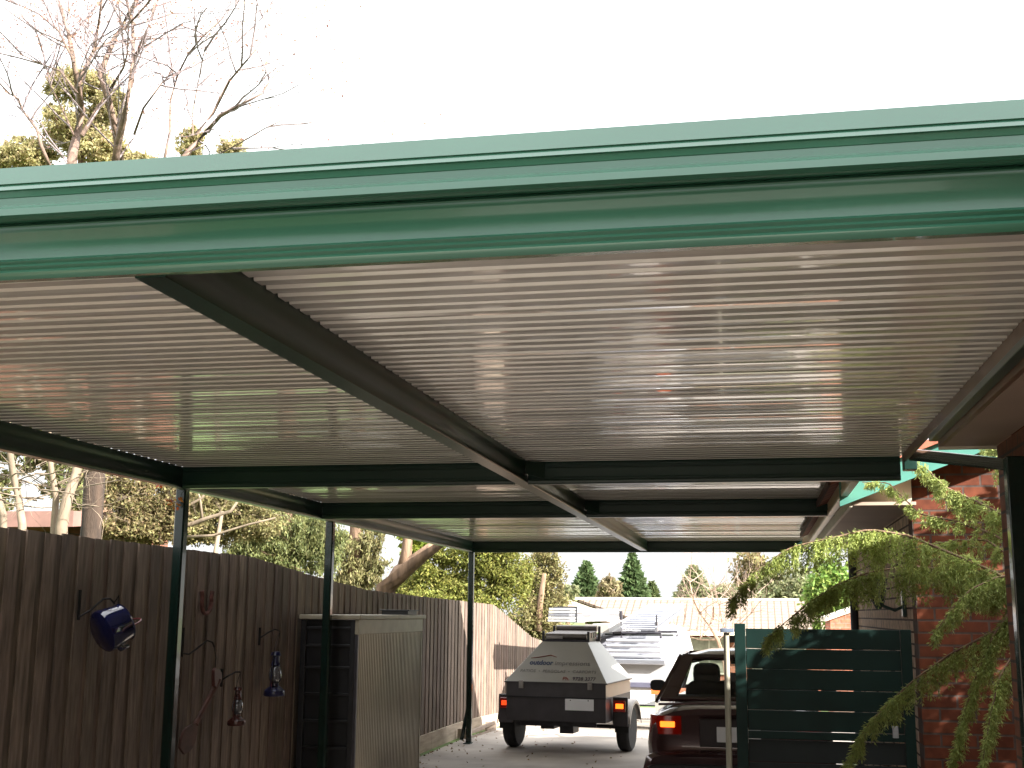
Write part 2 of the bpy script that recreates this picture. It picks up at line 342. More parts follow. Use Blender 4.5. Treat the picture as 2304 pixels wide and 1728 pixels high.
# fix base plates parented to posts (post origin equals carport origin)
for o in list(bpy.data.objects):
    if o.name.startswith('base_plate'):
        for v in o.data.vertices: v.co -= cp.location
dpipe = MB().tube([(XL-.0, 16.83, ZB+.1), (XL-.0, 16.83, .5), (XL-.03, 16.80, .3), (XL-.045, 16.66, .05)], .026, 10).build('downpipe', PO, cp, smooth=True)
MB().box(1.045, 1.12, 5.45, 5.525, 0, 2.42).build('post', PO, cp, bevel=.006)
bar = MB(); A1 = W(2045, 1010, 7.6); A2 = W(2045, 1036, 7.6); B1 = W(2272, 1033, 5.49); B2 = W(2272, 1060, 5.49)
bar.hexa([A2, B2, B2+Vector((.04, .01, 0)), A2+Vector((.04, .01, 0)), A1, B1, B1+Vector((.04, .01, 0)), A1+Vector((.04, .01, 0))]); bar.build('roof_brace', PO, cp)
MB().box(.888, .965, 7.68, 7.78, 2.62, 2.88).build('bracket', GREEND, cp, bevel=.004)
# autumn creeper caught on the first post
cr = thing('creeper_sprig', 'orange autumn leaves caught on top of the nearest fence-side post', 'leaves', (XL, 7.8, 2.4))
stem = [W(395, 1092, 7.75), W(380, 1105, 7.75), W(388, 1128, 7.75), W(405, 1133, 7.75)]
MB().tube(stem, .003, 5).build('stem', TWIG, cr)
P = np.array([list(W(random.gauss(x, 6), random.gauss(y, 5), 7.76)) for x, y in ((362, 1082), (358, 1095), (372, 1130), (395, 1133), (402, 1130), (382, 1130)) for _ in range(5)])
leaves_obj('leaf_cluster', P, RNG.normal(size=P.shape), np.full(len(P), .035), np.full(len(P), .024), leafm('autumn_leaf', (.45, .14, .03)), cr)
# ================================================================ FENCE
FX = -4.25
def ftop(y): return float(np.interp(y, [0, 9.9, 11.5, 13.2, 14.9, 17.5, 19.9, 23.4, 30, 40], [2.22, 2.20, 2.08, 1.98, 1.95, 1.91, 1.87, 1.29, .75, .2]))
fe = thing('paling_fence', 'tall weathered timber paling fence running along the left of the driveway', 'fence', (FX, 0, 0))
mb = MB(); y = -3.0; k = 0
while y < 34:
    zt = ftop(y+.05)+random.uniform(-.005, .004); xo = FX+(.0 if k % 2 else -.010)+random.uniform(-.0015, .0015)
    wd = .092 if k % 2 else .085
    zb = gz(y)+.20; t0 = random.uniform(-.004, .004)
    mb.hexa([(xo, y, zb), (xo, y+wd+.03, zb), (xo-.014, y+wd+.03, zb), (xo-.014, y, zb), (xo+t0, y, zt), (xo+t0, y+wd+.03, zt-.003), (xo-.014+t0, y+wd+.03, zt-.003), (xo-.014+t0, y, zt)])
    y += .097; k += 1
mb.build('palings', WOOD, fe)
yy = [-3]+list(np.arange(1, 34, 1.5))
mb = MB()
for a, b in zip(yy[:-1], yy[1:]):
    mb.hexa([(FX+.022, a+.004, gz(a)-.02), (FX+.022, b, gz(b)-.02), (FX-.002, b, gz(b)-.02), (FX-.002, a+.004, gz(a)-.02), (FX+.022, a+.004, gz(a)+.2), (FX+.022, b, gz(b)+.2), (FX-.002, b, gz(b)+.2), (FX-.002, a+.004, gz(a)+.2)])
mb.build('plinth_board', mat('plinth_timber', (.36, .29, .22), .8, var=.2, nscale=5, stretch=(1, .5, 4), bump=.2), fe)
for h in (.45, .88):
    mb = MB()
    for a, b in zip(yy[:-1], yy[1:]):
        za, zb = gz(a)+(ftop(a)-gz(a))*h, gz(b)+(ftop(b)-gz(b))*h
        mb.hexa([(FX-.035, a, za), (FX-.035, b, zb), (FX-.075, b, zb), (FX-.075, a, za), (FX-.035, a, za+.07), (FX-.035, b, zb+.07), (FX-.075, b, zb+.07), (FX-.075, a, za+.07)])
    mb.build('rail', WOODT, fe)
for yv in np.arange(0, 33, 2.7):
    MB().box(FX-.18, FX-.08, yv, yv+.1, gz(yv)-.2, ftop(yv)-.1).build('fence_post', WOODT, fe)
# low kerb box leaning at the fence foot, beyond the last post
kb = thing('garden_edging', 'low timber edging frame lying at the fence foot past the last post', 'edging', (-4.1, 18, gz(18)))
m = MB(); m.box(-4.20, -4.02, 17.3, 17.34, .0, .13); m.box(-4.20, -4.02, 19.1, 19.14, -.05, .08); m.box(-4.06, -4.02, 17.34, 19.1, .06, .10); m.box(-4.06, -4.02, 17.34, 19.1, -.04, .0)
m.build('edging_frame', mat('grey_timber', (.25, .2, .16), .8), kb)
# ================================================================ THINGS ON THE FENCE
IRON = mat('black_iron', (.02, .018, .018), .5, metal=.6, var=.2)
def wx(px, py, d=.03): return WX(px, py, FX+d)
def bracket(pl_top, pl_bot, arm, label, loc):
    t = thing('iron_bracket', label, 'bracket', loc, group='iron brackets screwed to the paling fence')
    a, b = wx(*pl_top, .015), wx(*pl_bot, .015)
    MB().tube([a, b], .011, 6).build('back_plate', IRON, t)
    pts = [wx(x, y, d) for x, y, d in arm]
    MB().tube(pts, .007, 6).build('arm', IRON, t)
    return t
bracket((181, 1327), (176, 1395), [(178, 1388, .02), (205, 1372, .08), (232, 1348, .14), (248, 1347, .16), (258, 1358, .17)], 'iron bracket holding the blue enamel pot', wx(178, 1360))
bracket((413, 1412), (409, 1478), [(410, 1470, .02), (425, 1472, .05), (445, 1458, .1), (466, 1441, .14), (478, 1445, .16), (482, 1456, .17)], 'iron bracket above the hanging wooden paddle', wx(411, 1445))
bracket((500, 1505), (498, 1545), [(499, 1530, .02), (515, 1520, .08), (530, 1512, .12), (541, 1512, .15)], 'small iron bracket holding the lower hurricane lantern', wx(499, 1520))
bracket((585, 1412), (583, 1452), [(584, 1436, .02), (602, 1424, .08), (618, 1416, .12), (630, 1420, .15)], 'small iron bracket holding the higher hurricane lantern', wx(584, 1430))
BLUE = mat('blue_enamel', (.006, .008, .045), .12, var=.1, coat=.6)
pt = thing('enamel_pot', 'dark blue enamel pot hanging sideways on the fence left of the first post', 'pot', wx(235, 1415, .2))
c0 = wx(226, 1424, .18); ax = (Vector((.35, .55, .28))).normalized()
m = MB(); lathe(m, c0, [(0.002, 0), (.118, .0), (.134, .012), (.138, .03), (.128, .10), (.118, .165), (.124, .172), (.112, .172), (.11, .06), (.002, .05)], ax, 28); m.build('pot_body', BLUE, pt, smooth='auto')
rim = c0+ax*.172; sd_ = ax.cross(Vector((0, 0, 1))).normalized(); upr = sd_.cross(ax)
m = MB(); m.tube([rim+upr*.12, rim+upr*.17+ax*.02, wx(256, 1358, .17)], .004, 6); m.build('hook_wire', IRON, pt)
m = MB(); m.tube([rim+sd_*.11*math.cos(t)-upr*.02+ax*.10*math.sin(t) for t in np.linspace(0, math.pi, 10)], .006, 6); m.build('handle', mat('red_handle', (.15, .02, .02), .4), pt)
m = MB(); m.tube([c0-upr*.10+ax*.08, c0-upr*.15+ax*.10, c0-upr*.155+ax*.15], [.03, .02, .014], 10); m.build('spout', BLUE, pt, smooth=True)
hs = MB(); pts = []
for t in np.linspace(-.25, math.pi+.25, 15):
    q = Vector((0, -.085*math.cos(t), -.10*math.sin(t))); pts.append(wx(465, 1352, .025)+q+Vector((0, 0, .0)))
pts = [pts[0]+Vector((0, -.012, .05))]+pts+[pts[-1]+Vector((0, .012, .05))]
hs.tube(pts, [.017]*len(pts), 6); tag(hs.build('horseshoe', mat('rust', (.09, .03, .022), .8, var=.4, nscale=30), origin=wx(465, 1360)), 'rusty horseshoe nailed high on the fence right of the first post', 'horseshoe')
pd = thing('wooden_paddle', 'long dark wooden paddle hanging slanted from an iron bracket on the fence', 'paddle', wx(440, 1600, .12))
t0, t1, t2 = wx(492, 1530, .15), wx(440, 1630, .11), wx(408, 1690, .07)
DW = mat('dark_wood', (.07, .028, .02), .6, var=.4, nscale=9)
MB().tube([t0, (t0+t1)/2, t1], [.026, .02, .022], 8).build('shaft', DW, pd)
def flat(a, b, wds, th, nm, par, mt):
    a = Vector(a); b = Vector(b); d = (b-a); s = d.cross(Vector((1, 0, 0))).normalized(); rings = []
    for i, wv in enumerate(wds):
        c = a+d*i/(len(wds)-1); rings.append([c+s*wv+Vector((th, 0, 0)), c-s*wv+Vector((th, 0, 0)), c-s*wv-Vector((th, 0, 0)), c+s*wv-Vector((th, 0, 0))])
    return MB().loft(rings).build(nm, mt, par, bevel=.004)
flat(t1, t2, [.02, .07, .10, .105, .09, .05], .01, 'blade', pd, DW)
flat(wx(481, 1505, .15), t0+Vector((0, 0, -.03)), [.012, .05, .075, .05], .014, 'grip', pd, mat('red_wood', (.07, .02, .015), .5, var=.3))
MB().tube([wx(482, 1456, .17), wx(486, 1480, .16), wx(484, 1506, .15)], .004, 5).build('cord', IRON, pd)
def lantern(base, h, col, label, hook):
    t = thing('hurricane_lantern', label, 'lantern', base, group='hurricane lanterns hung on the paling fence')
    mt = mat('lantern_'+col[0], col[1], .3, var=.15, coat=.4); b = Vector(base); s = h/.34
    m = MB(); lathe(m, b, [(.01*s, 0), (.075*s, 0), (.08*s, .012*s), (.075*s, .04*s), (.05*s, .06*s), (.03*s, .075*s), (.03*s, .09*s), (.005*s, .095*s)], n=20); m.build('fuel_tank', mt, t, smooth='auto')
    m = MB(); lathe(m, b, [(.03*s, .09*s), (.045*s, .12*s), (.05*s, .15*s), (.042*s, .19*s), (.03*s, .215*s)], n=20); m.build('glass_globe', mat('lantern_glass', (.10, .10, .11), .05, var=.1, coat=1), t, smooth=True)
    m = MB(); lathe(m, b, [(.034*s, .215*s), (.036*s, .225*s), (.028*s, .24*s), (.026*s, .285*s), (.04*s, .29*s), (.03*s, .315*s), (.004*s, .32*s)], n=20); m.build('chimney', mt, t, smooth='auto')
    m = MB()
    for sg in (-1, 1): m.tube([b+Vector((0, sg*.07*s, .03*s)), b+Vector((0, sg*.075*s, .12*s)), b+Vector((0, sg*.055*s, .25*s)), b+Vector((0, sg*.02*s, .28*s))], .005*s, 6)
    m.build('side_tubes', mt, t)
    m = MB(); m.tube([b+Vector((0, -.06*s, .25*s)), b+Vector((0, -.03*s, .35*s)), Vector(hook), b+Vector((0, .03*s, .35*s)), b+Vector((0, .06*s, .25*s))], .003, 5); m.build('bail', IRON, t)
lantern(wx(617, 1566, .15), .40, ('blue', (.010, .012, .05)), 'dark blue hurricane lantern hanging higher on the fence beside the locker', wx(630, 1420, .15))
lantern(wx(532, 1632, .15), .32, ('red', (.06, .015, .012)), 'small rusty red hurricane lantern hanging lower on the fence', wx(541, 1512, .15))
# ================================================================ LOCKER
lk = thing('storage_locker', 'tall metal garden locker with ribbed beige side standing against the fence', 'locker', (-3.65, 11.06, 0))
LB = mat('locker_beige', (.36, .32, .25), .38, var=.12, nscale=2.5, metal=.25)
LT = mat('locker_trim', (.34, .30, .22), .5, var=.1)
x0, x1, y0, y1, H = -4.21, -3.65, 11.06, 13.3, 1.70
m = MB(); yv = y0+.03; pr = [(x1-.02, y0+.03)]
while yv < y1-.06: pr += [(x1-.004, yv+.008), (x1-.004, yv+.03), (x1-.012, yv+.038), (x1-.012, yv+.052)]; yv += .052
pr += [(x1-.02, y1-.02)]; m.extr(pr, 'z', .01, H-.16, closed=False); m.build('ribbed_side', LB, lk, solid=.003)
MB().box(x1-.025, x1+.002, y0, y0+.035, 0, H-.17).build('corner_trim', DARKM, lk)
MB().box(x1-.03, x1+.004, y1-.03, y1, 0, H-.15).build('corner_trim', LB, lk)
MB().box(x1-.03, x1+.008, y0, y1, H-.165, H-.03).build('top_band', LT, lk, bevel=.004)
MB().box(x0-.01, x1+.03, y0-.03, y1+.06, H-.028, H+.012).build('lid', LT, lk, bevel=.006)
dm = mat('locker_dark', (.018, .018, .02), .35, var=.15)
MB().box(x0, x1-.03, y0+.06, y0+.08, 0, H-.035).build('back_panel', dm, lk)
m = MB()
for xs in ((x0, x0+.05), (x1-.075, x1-.03)): m.box(xs[0], xs[1], y0+.005, y0+.055, 0, H-.035)
m.build('stile', dm, lk, bevel=.004)
for z in (.25, .5, .74, .98, 1.22, 1.42, 1.58):
    m = MB(); m.box(x0+.052, x1-.078, y0+.01, y0+.055, z, z+.022); m.build('shelf', dm, lk, bevel=.003)
MB().box(x0, x0+.02, y0+.1, y1, 0, H-.035).build('rear_side', dm, lk)
bx = MB(); bx.box(-3.95, -3.66, 12.75, 13.1, H+.013, H+.055); bx.box(-3.97, -3.64, 12.73, 13.12, H+.055, H+.066)
tag(bx.build('black_tray', BLACK, origin=(-3.8, 12.9, H), bevel=.004), 'small black tray lying on top of the garden locker', 'tray')
# ================================================================ MAIN HOUSE (right)
hm = thing('brick_house', 'brown brick house with wide brown eave at the right edge, beside the near post', 'house', (1.15, 6.2, 0))
MB().box(1.15, 1.38, -2, 6.2, 0, 2.56).build('wall', BRN, hm)
MB().box(1.382, 9.5, 5.97, 6.2, 0, 2.56).build('end_wall', BRF, hm)
MB().box(.908, 1.15, -2, 6.22, 2.565, 2.585).build('soffit', SOFFIT, hm)
MB().box(.888, 1.30, 6.222, 6.25, 2.552, 2.70).build('eave_end', CREAM, hm)
MB().box(.886, .907, 6.231, 7.75, 2.675, 2.752).build('edge_trim', mat('brown_fascia', (.16, .09, .06), .4), cp)
MB().box(.886, .907, -2, 6.23, 2.566, 2.752).build('fascia', mat('brown_fascia', (.16, .09, .06), .4), hm)
m = MB(); m.hexa([(.885, -2, 2.79), (.885, 6.28, 2.79), (5.4, 6.28, 4.6), (5.4, -2, 4.6), (.885, -2, 2.83), (.885, 6.28, 2.83), (5.4, 6.28, 4.66), (5.4, -2, 4.66)])
m.hexa([(5.4, -2, 4.6), (5.4, 6.28, 4.6), (10, 6.28, 2.79), (10, -2, 2.76), (5.4, -2, 4.66), (5.4, 6.28, 4.66), (10, 6.28, 2.85), (10, -2, 2.82)]); m.build('roof', TILER, hm)
MB().add([(1.16, 6.0, 2.59), (9.4, 6.0, 2.59), (5.4, 6.0, 4.58), (1.16, 6.0, 2.85)], [(0, 1, 2, 3)]).build('gable', BRF, hm, solid=.1)
# ================================================================ WING (behind the gate)
hw = thing('brick_wing', 'orange red brick gabled wing with teal barge board behind the gate', 'house', (1.1, 9.2, 0))
GY = 9.2
sl = .385; ex, ez = .58, 2.50   # barge lower edge start
def gh(x): return ez+.0+(x-ex)*sl
m = MB(); fr = [(1.1, 0), (8.9, 0), (8.9, 2.9), (5.0, gh(5.0)+.02), (1.1, gh(1.1)+.02)]
m.extr(fr, 'y', GY, GY+.23); m.build('front_wall', BRF, hw)
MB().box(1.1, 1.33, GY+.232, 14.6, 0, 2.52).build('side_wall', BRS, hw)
MB().box(1.34, 8.9, 14.4, 14.6, 0, 2.52).build('rear_wall', BRF, hw)
MB().box(.66, 1.099, 8.92, 14.75, 2.512, 2.535).build('soffit', SOFFIT, hw)
MB().box(.645, .668, 8.92, 14.75, 2.50, 2.66).build('fascia', CREAM, hw)
m = MB(); m.hexa([(ex, 8.86, ez), (5.0, 8.86, gh(5.0)), (5.0, 8.89, gh(5.0)), (ex, 8.89, ez), (ex, 8.86, ez+.17), (5.0, 8.86, gh(5)+.17), (5.0, 8.89, gh(5)+.17), (ex, 8.89, ez+.17)])
m.build('barge_board', mat('teal_paint', (.07, .22, .175), .4, var=.08), hw)
m = MB(); m.hexa([(.67, 8.9, gh(.67)+.02), (5, 8.9, gh(5)+.02), (5, 9.19, gh(5)+.02), (.67, 9.19, gh(.67)+.02), (.67, 8.9, gh(.67)+.035), (5, 8.9, gh(5)+.035), (5, 9.19, gh(5)+.035), (.67, 9.19, gh(.67)+.035)]); m.build('raking_soffit', SOFFIT, hw)
MB().add([(.67, 9.15, 2.53), (1.098, 9.15, 2.53), (1.098, 9.15, gh(1.098)+.015), (.67, 9.15, gh(.67)+.015)], [(0, 1, 2, 3)]).build('eave_end', CREAM, hw, solid=.02)
m = MB()
rz_ = lambda x: gh(x)+.17
m.hexa([(.5, 8.8, rz_(.5)+.0), (5, 8.8, rz_(5)), (5, 14.8, rz_(5)), (.5, 14.8, rz_(.5)), (.5, 8.8, rz_(.5)+.05), (5, 8.8, rz_(5)+.05), (5, 14.8, rz_(5)+.05), (.5, 14.8, rz_(.5)+.05)])
m.hexa([(5, 8.8, rz_(5)), (9.5, 8.8, rz_(.5)), (9.5, 14.8, rz_(.5)), (5, 14.8, rz_(5)), (5, 8.8, rz_(5)+.05), (9.5, 8.8, rz_(.5)+.05), (9.5, 14.8, rz_(.5)+.05), (5, 14.8, rz_(5)+.05)]); m.build('roof', TILER, hw)
MB().tube([(1.06, 14.55, 2.5), (1.06, 14.55, .02)], .045, 10).build('downpipe', mat('blue_grey_paint', (.06, .07, .11), .35), hw, smooth=True)
wl = thing('wall_lamp', 'dark green carriage lamp on the glare-paled side wall of the wing', 'lamp', (1.09, 9.85, 1.8))
LG = mat('lamp_green', (.015, .04, .035), .35)
m = MB(); m.box(1.07, 1.10, 9.80, 9.90, 1.74, 1.94); m.build('wall_plate', LG, wl, bevel=.008)
m = MB(); m.tube([(1.08, 9.85, 1.82), (1.02, 9.85, 1.79), (.94, 9.85, 1.82), (.90, 9.85, 1.86)], .012, 8); m.build('arm', LG, wl)
m = MB(); c = (.90, 9.85, 1.80); lathe(m, c, [(.02, 0), (.03, .02), (.045, .05), (.05, .055)], n=6); lathe(m, (.90, 9.85, 2.02), [(.075, 0), (.05, .04), (.015, .07), (.012, .10)], n=6)
for j in range(6):
    th = j*math.pi/3; m.tube([(c[0]+.045*math.cos(th), c[1]+.045*math.sin(th), 1.855), (c[0]+.068*math.cos(th), c[1]+.068*math.sin(th), 2.02)], .005, 4)
m.build('lantern_frame', LG, wl)
m = MB(); lathe(m, (.90, 9.85, 1.858), [(.04, 0), (.062, .16)], n=6); m.build('lantern_glass', WGL, wl)
# ================================================================ GATE
gt = thing('slat_gate', 'dark green horizontal board gate between the pale pole and the brick wing', 'gate', (-.17, 9.1, 0))
GM = mat('gate_green', (.003, .016, .013), .5, var=.25, nscale=3, spec=.25)
zz = 1.655
for k in range(5):
    hgt = .138; z1 = zz-.004; z0_ = z1-hgt
    MB().box(-.095, .965, 9.095, 9.12, z0_, z1).build('board', GM, gt, bevel=.003); zz = z0_+.001-(.000 if k % 2 else .001)
MB().box(-.095, .965, 9.085, 9.125, zz-.055, zz-.004).build('bottom_rail', GM, gt, bevel=.003)
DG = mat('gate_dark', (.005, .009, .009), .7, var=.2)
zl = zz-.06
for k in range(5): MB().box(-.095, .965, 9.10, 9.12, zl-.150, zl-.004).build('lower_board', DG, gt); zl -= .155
MB().box(-.175, -.097, 9.07, 9.14, .04, 1.685).build('stile', GM, gt, bevel=.004)
MB().box(.967, 1.04, 9.08, 9.13, .04, 1.655).build('stile', GM, gt, bevel=.004)
MB().box(-.21, -.176, 9.09, 9.12, 1.28, 1.34).build('hinge', BLACK, gt); MB().box(-.21, -.176, 9.09, 9.12, 1.55, 1.60).build('hinge', BLACK, gt)
MB().box(.885, .925, 9.075, 9.094, .92, 1.00).build('latch', ALU, gt, bevel=.004)
pp = thing('gate_pole', 'slim pale metal pole with a flat cap standing at the gate end', 'pole', (-.225, 9.1, 0))
MB().tube([(-.232, 9.1, 0), (-.232, 9.1, 1.62)], .021, 12).build('pole_tube', mat('pale_pole', (.36, .34, .26), .5, var=.15), pp, smooth='auto')
MB().box(-.275, -.178, 9.06, 9.14, 1.622, 1.650).build('cap', mat('blue_grey_cap', (.16, .2, .27), .4), pp, bevel=.004)
# ================================================================ CONIFER (by the wing)
ct = thing('weeping_conifer', 'weeping conifer with drooping feathery fronds reaching in front of the brick wall', 'tree', (1.75, 8.0, 0))
m = MB(); trk = [Vector((1.75, 8.0, 0)), Vector((1.74, 7.98, 1.2)), Vector((1.78, 8.02, 2.4)), Vector((1.75, 8.0, 3.6)), Vector((1.76, 8, 4.4))]; m.tube(trk, [.09, .075, .06, .04, .015], 10); m.build('trunk', BARK, ct, smooth=True)
FR = [([(2300, 1325), (2233, 1285), (2139, 1245), (2045, 1205), (1956, 1191), (1858, 1213), (1778, 1231), (1694, 1288), (1647, 1349)], 8.0, 7.6, .20, 1.6),
      ([(2300, 1330), (2200, 1290), (2045, 1273), (1952, 1288), (1881, 1316), (1811, 1363), (1755, 1410), (1717, 1447)], 8.1, 7.9, .18, 1.4),
      ([(2300, 1240), (2230, 1200), (2139, 1170), (2069, 1156), (2036, 1123), (1999, 1086), (1940, 1085)], 8.1, 8.3, .07, .9),
      ([(2300, 1185), (2240, 1150), (2186, 1123), (2125, 1095), (2088, 1058), (2058, 1040)], 8.1, 8.2, .12, 1.7),
      ([(2300, 1270), (2220, 1215), (2150, 1215), (2080, 1228)], 8.0, 8.4, .10, .8),
      ([(2300, 1290), (2240, 1300), (2186, 1325), (2139, 1372), (2102, 1428)], 7.9, 7.8, .16, 1.6),
      ([(2300, 1380), (2257, 1410), (2139, 1471), (2060, 1527), (2008, 1574), (1956, 1625), (1900, 1720)], 7.9, 8.2, .17, 1.3),
      ([(2300, 1340), (2240, 1420), (2200, 1510), (2170, 1600), (2140, 1720)], 7.9, 8.0, .2, 1.2),
      ([(2300, 1440), (2250, 1520), (2230, 1600), (2210, 1720)], 7.9, 7.7, .2, 1.0),
      ([(2300, 1060), (2262, 1030), (2240, 1010), (2215, 1004)], 8.0, 8.2, .18, 1.0)]
PF = []; DF = []; LF = []; WF = []
for pts, ya, yb, hang, dens in FR:
    n = len(pts); W3 = [trk[2]]+[W(p[0], p[1], ya+(yb-ya)*i/(n-1)) for i, p in enumerate(pts)]
    # resample
    seg = [0]
    for a, b in zip(W3[:-1], W3[1:]): seg.append(seg[-1]+(b-a).length)
    tot = seg[-1]; N = max(20, int(tot*85*dens)); cx = [np.interp(np.linspace(0, tot, 40), seg, [q[k] for q in W3]) for k in range(3)]
    path = [Vector((cx[0][i], cx[1][i], cx[2][i])) for i in range(40)]
    MB().tube(path, [.011*(1-i/40)+.002 for i in range(40)], 6).build('branch', BARK, ct, smooth=True)
    for j in range(N):
        s = random.uniform(.12, 1); i = s*39; a = path[int(i)]; b = path[min(39, int(i)+1)]; q = a.lerp(b, i-int(i)); tdir = (path[min(39, int(i)+3)]-a)
        if tdir.length > 0: tdir.normalize()
        hl = 1.1*hang*random.uniform(.4, 1.15)*(1-.55*max(0, s-.6)/.4); side = Vector((random.gauss(0, .5), random.gauss(0, .6), 0))
        d = (tdir*.55+side*.5+Vector((0, 0, random.uniform(-.9, .25)))).normalized(); p = q.copy(); kk = int(6+hl*110)
        for k in range(kk):
            d = (d+Vector((0, 0, -.16))).normalized(); p = p+d*(hl/kk)
            for _ in range(3):
                dd = (d+Vector((random.gauss(0, .7), random.gauss(0, .7), random.gauss(0, .4)))).normalized()
                PF.append(p+dd*random.uniform(.008, .034)); DF.append(dd); LF.append(random.uniform(.018, .036)); WF.append(random.uniform(.004, .008))
crown(ct, [(3.0, 7.8, 2.5, .8, .5, .45), (3.9, 8.1, 1.8, .9, .6, .8), (2.6, 7.9, 1.9, .7, .5, .7), (2.4, 8.1, 1.2, .6, .5, .6), (3.9, 7.2, 2.9, .8, .5, .5), (2.1, 8.4, 2.0, .35, .3, .5), (3.7, 8.0, 3.0, .5, .4, .3), (2.9, 8.5, 3.1, .35, .3, .25)], 25000, .10, leafm('shading_crown_green', (.17, .22, .05), .35, .02, .35), sub=40, tight=.16, aspect=.45)  # unseen crown foliage added out of frame to shade gate and lower wall
o = leaves_obj('fronds', np.array(PF), np.array(DF), np.array(LF), np.array(WF), leafm('frond_green', (.33, .38, .12), .35, .02, .55), ct)
# ================================================================ WHEEL helper
def wheel(parent, c, r, wd, side=1, rimm=ALU):
    c = Vector(c); m = MB(); n = 28
    lathe(m, c-Vector((wd/2, 0, 0)), [(r*.62, 0), (r*.9, .0), (r*.98, wd*.12), (r, wd*.28), (r, wd*.72), (r*.98, wd*.88), (r*.9, wd), (r*.62, wd)], (1, 0, 0), n)
    t = m.build('wheel', RUBBER, parent, smooth='auto', local=True)
    m = MB(); lathe(m, c-Vector((wd*.42, 0, 0)), [(r*.6, 0), (r*.61, wd*.84), (r*.5, wd*.84), (r*.42, wd*.6), (r*.2, wd*.62), (r*.16, wd*.8), (.01, wd*.8)], (1, 0, 0), 20)
    q = m.build('rim', rimm, t, smooth='auto', local=True); return t
# ================================================================ CAR
car = thing('parked_car', 'dark maroon sedan parked behind the green gate with painted flash glints on its tail lights', 'car', (-.20, 11.25, 0))
PAINT = mat('maroon_paint', (.095, .050, .052), .22, metal=.35, var=.05, coat=.8)
def sec(y, zb, zt, hw, e=.5, n=28, tumble=.06):
    zc = (zb+zt)/2; h = (zt-zb)/2; out = []
    for j in range(n):
        th = 2*math.pi*j/n; cx = math.copysign(abs(math.cos(th))**e, math.cos(th)); sx = math.copysign(abs(math.sin(th))**e, math.sin(th))
        out.append((cx*hw*(1-(tumble if sx > 0 else .02)*abs(sx)**2), y, zc+sx*h))
    return out
st = [(.055, .40, .84, .66), (.03, .36, .88, .72), (.045, .32, .925, .765), (.12, .28, .945, .80), (.35, .24, .955, .825), (.8, .22, .965, .835), (1.6, .2, .94, .84), (3.0, .2, .94, .84), (3.35, .22, .91, .83), (4.0, .25, .80, .79), (4.3, .3, .70, .70), (4.42, .38, .6, .55)]
MB().loft([sec(*s) for s in st]).build('body', PAINT, car, smooth='auto', local=True)
MB().loft([sec(y, zb, zt, hw, .4) for y, zb, zt, hw in ((-.05, .33, .52, .70), (-.075, .28, .55, .78), (-.02, .25, .575, .835), (.14, .24, .57, .845), (.3, .25, .55, .84))]).build('bumper', PAINT, car, smooth='auto', local=True)
MB().loft([sec(y, zb, zt, hw, .35) for y, zb, zt, hw in ((-.088, .41, .45, .76), (-.095, .405, .455, .78), (-.05, .40, .46, .80))]).build('bumper_strip', BLACK, car, smooth='auto', local=True)
# cabin frame
BR = [(-.74, .66, .95), (.74, .66, .95), (.56, 1.38, 1.345), (-.56, 1.38, 1.345)]
def ring_panel(outer, inset, nm, mt):
    o4 = [Vector(p) for p in outer]; c = sum(o4, Vector())/4; i4 = []
    for p, (a, b) in zip(o4, inset): i4.append(p+(c-p)*Vector((a, b, b)) if False else p.lerp(c, 0)+Vector(((c-p).x*a, (c-p).y*b, (c-p).z*b)))
    m = MB(); m.add(o4+i4, [(0, 1, 5, 4), (1, 2, 6, 5), (2, 3, 7, 6), (3, 0, 4, 7)]); ob = m.build(nm, mt, car, local=True, solid=.035, bevel=.012)
    return i4
i4 = ring_panel(BR, [(.22, .12), (.22, .12), (.2, .18), (.2, .18)], 'rear_window_frame', PAINT)
MB().quad(*i4).build('rear_window', GLASS, car, local=True)
FRp = [(-.72, 3.35, .92), (.72, 3.35, .92), (.56, 2.6, 1.345), (-.56, 2.6, 1.345)]
i4 = ring_panel(FRp, [(.1, .1)]*4, 'windscreen_frame', PAINT); MB().quad(*i4).build('windscreen', GLASS, car, local=True)
for s in (-1, 1):
    a, b, c, d = Vector((s*.77, .62, .93)), Vector((s*.75, 3.38, .90)), Vector((s*.575, 2.58, 1.35)), Vector((s*.575, 1.36, 1.35))
    mid0, mid1 = a.lerp(b, .48), d.lerp(c, .48)
    m = MB(); ins = lambda p, q, t: p.lerp(q, t)
    for p0, p1, p2, p3, t0_, t1_ in ((a, mid0, mid1, d, .22, .04), (mid0, b, c, mid1, .04, .12)):
        q0 = p0.lerp(p1, t0_)+(p3-p0)*.08; q1 = p1.lerp(p0, t1_)+(p2-p1)*.08; q2 = p2.lerp(p3, t1_)-(p2-p1)*.12; q3 = p3.lerp(p2, t0_)-(p3-p0)*.12
        m.add([p0, p1, p2, p3, q0, q1, q2, q3], [(0, 1, 5, 4), (1, 2, 6, 5), (2, 3, 7, 6), (3, 0, 4, 7)])
        MB().quad(q0, q1, q2, q3).build('side_window', GLASS, car, local=True)
    m.build('side_window_frame', PAINT, car, local=True, solid=.03)
    # mirror
    m = MB(); m.loft([sec(2.75+.04*k, .93+.01*k, 1.05-.01*k, .085-.012*k, .6, 14) for k in range(3)]); mm = m
    mm.v = [(v[0]+s*.92, v[1]-.0, v[2]-.02) for v in mm.v]; mm.build('mirror', BLACK if s < 0 else PAINT, car, local=True, smooth='auto')
    wheel(car, (s*.74, .88, .30), .30, .18); wheel(car, (s*.74, 3.45, .30), .30, .18)
def rsec(x, y0_, y1_, zt): return [(x, y0_+(y1_-y0_)*t, zt-.07*abs(2*t-1)**4) for t in np.linspace(0, 1, 9)]+[(x, y1_, zt-.09), (x, y0_, zt-.09)]
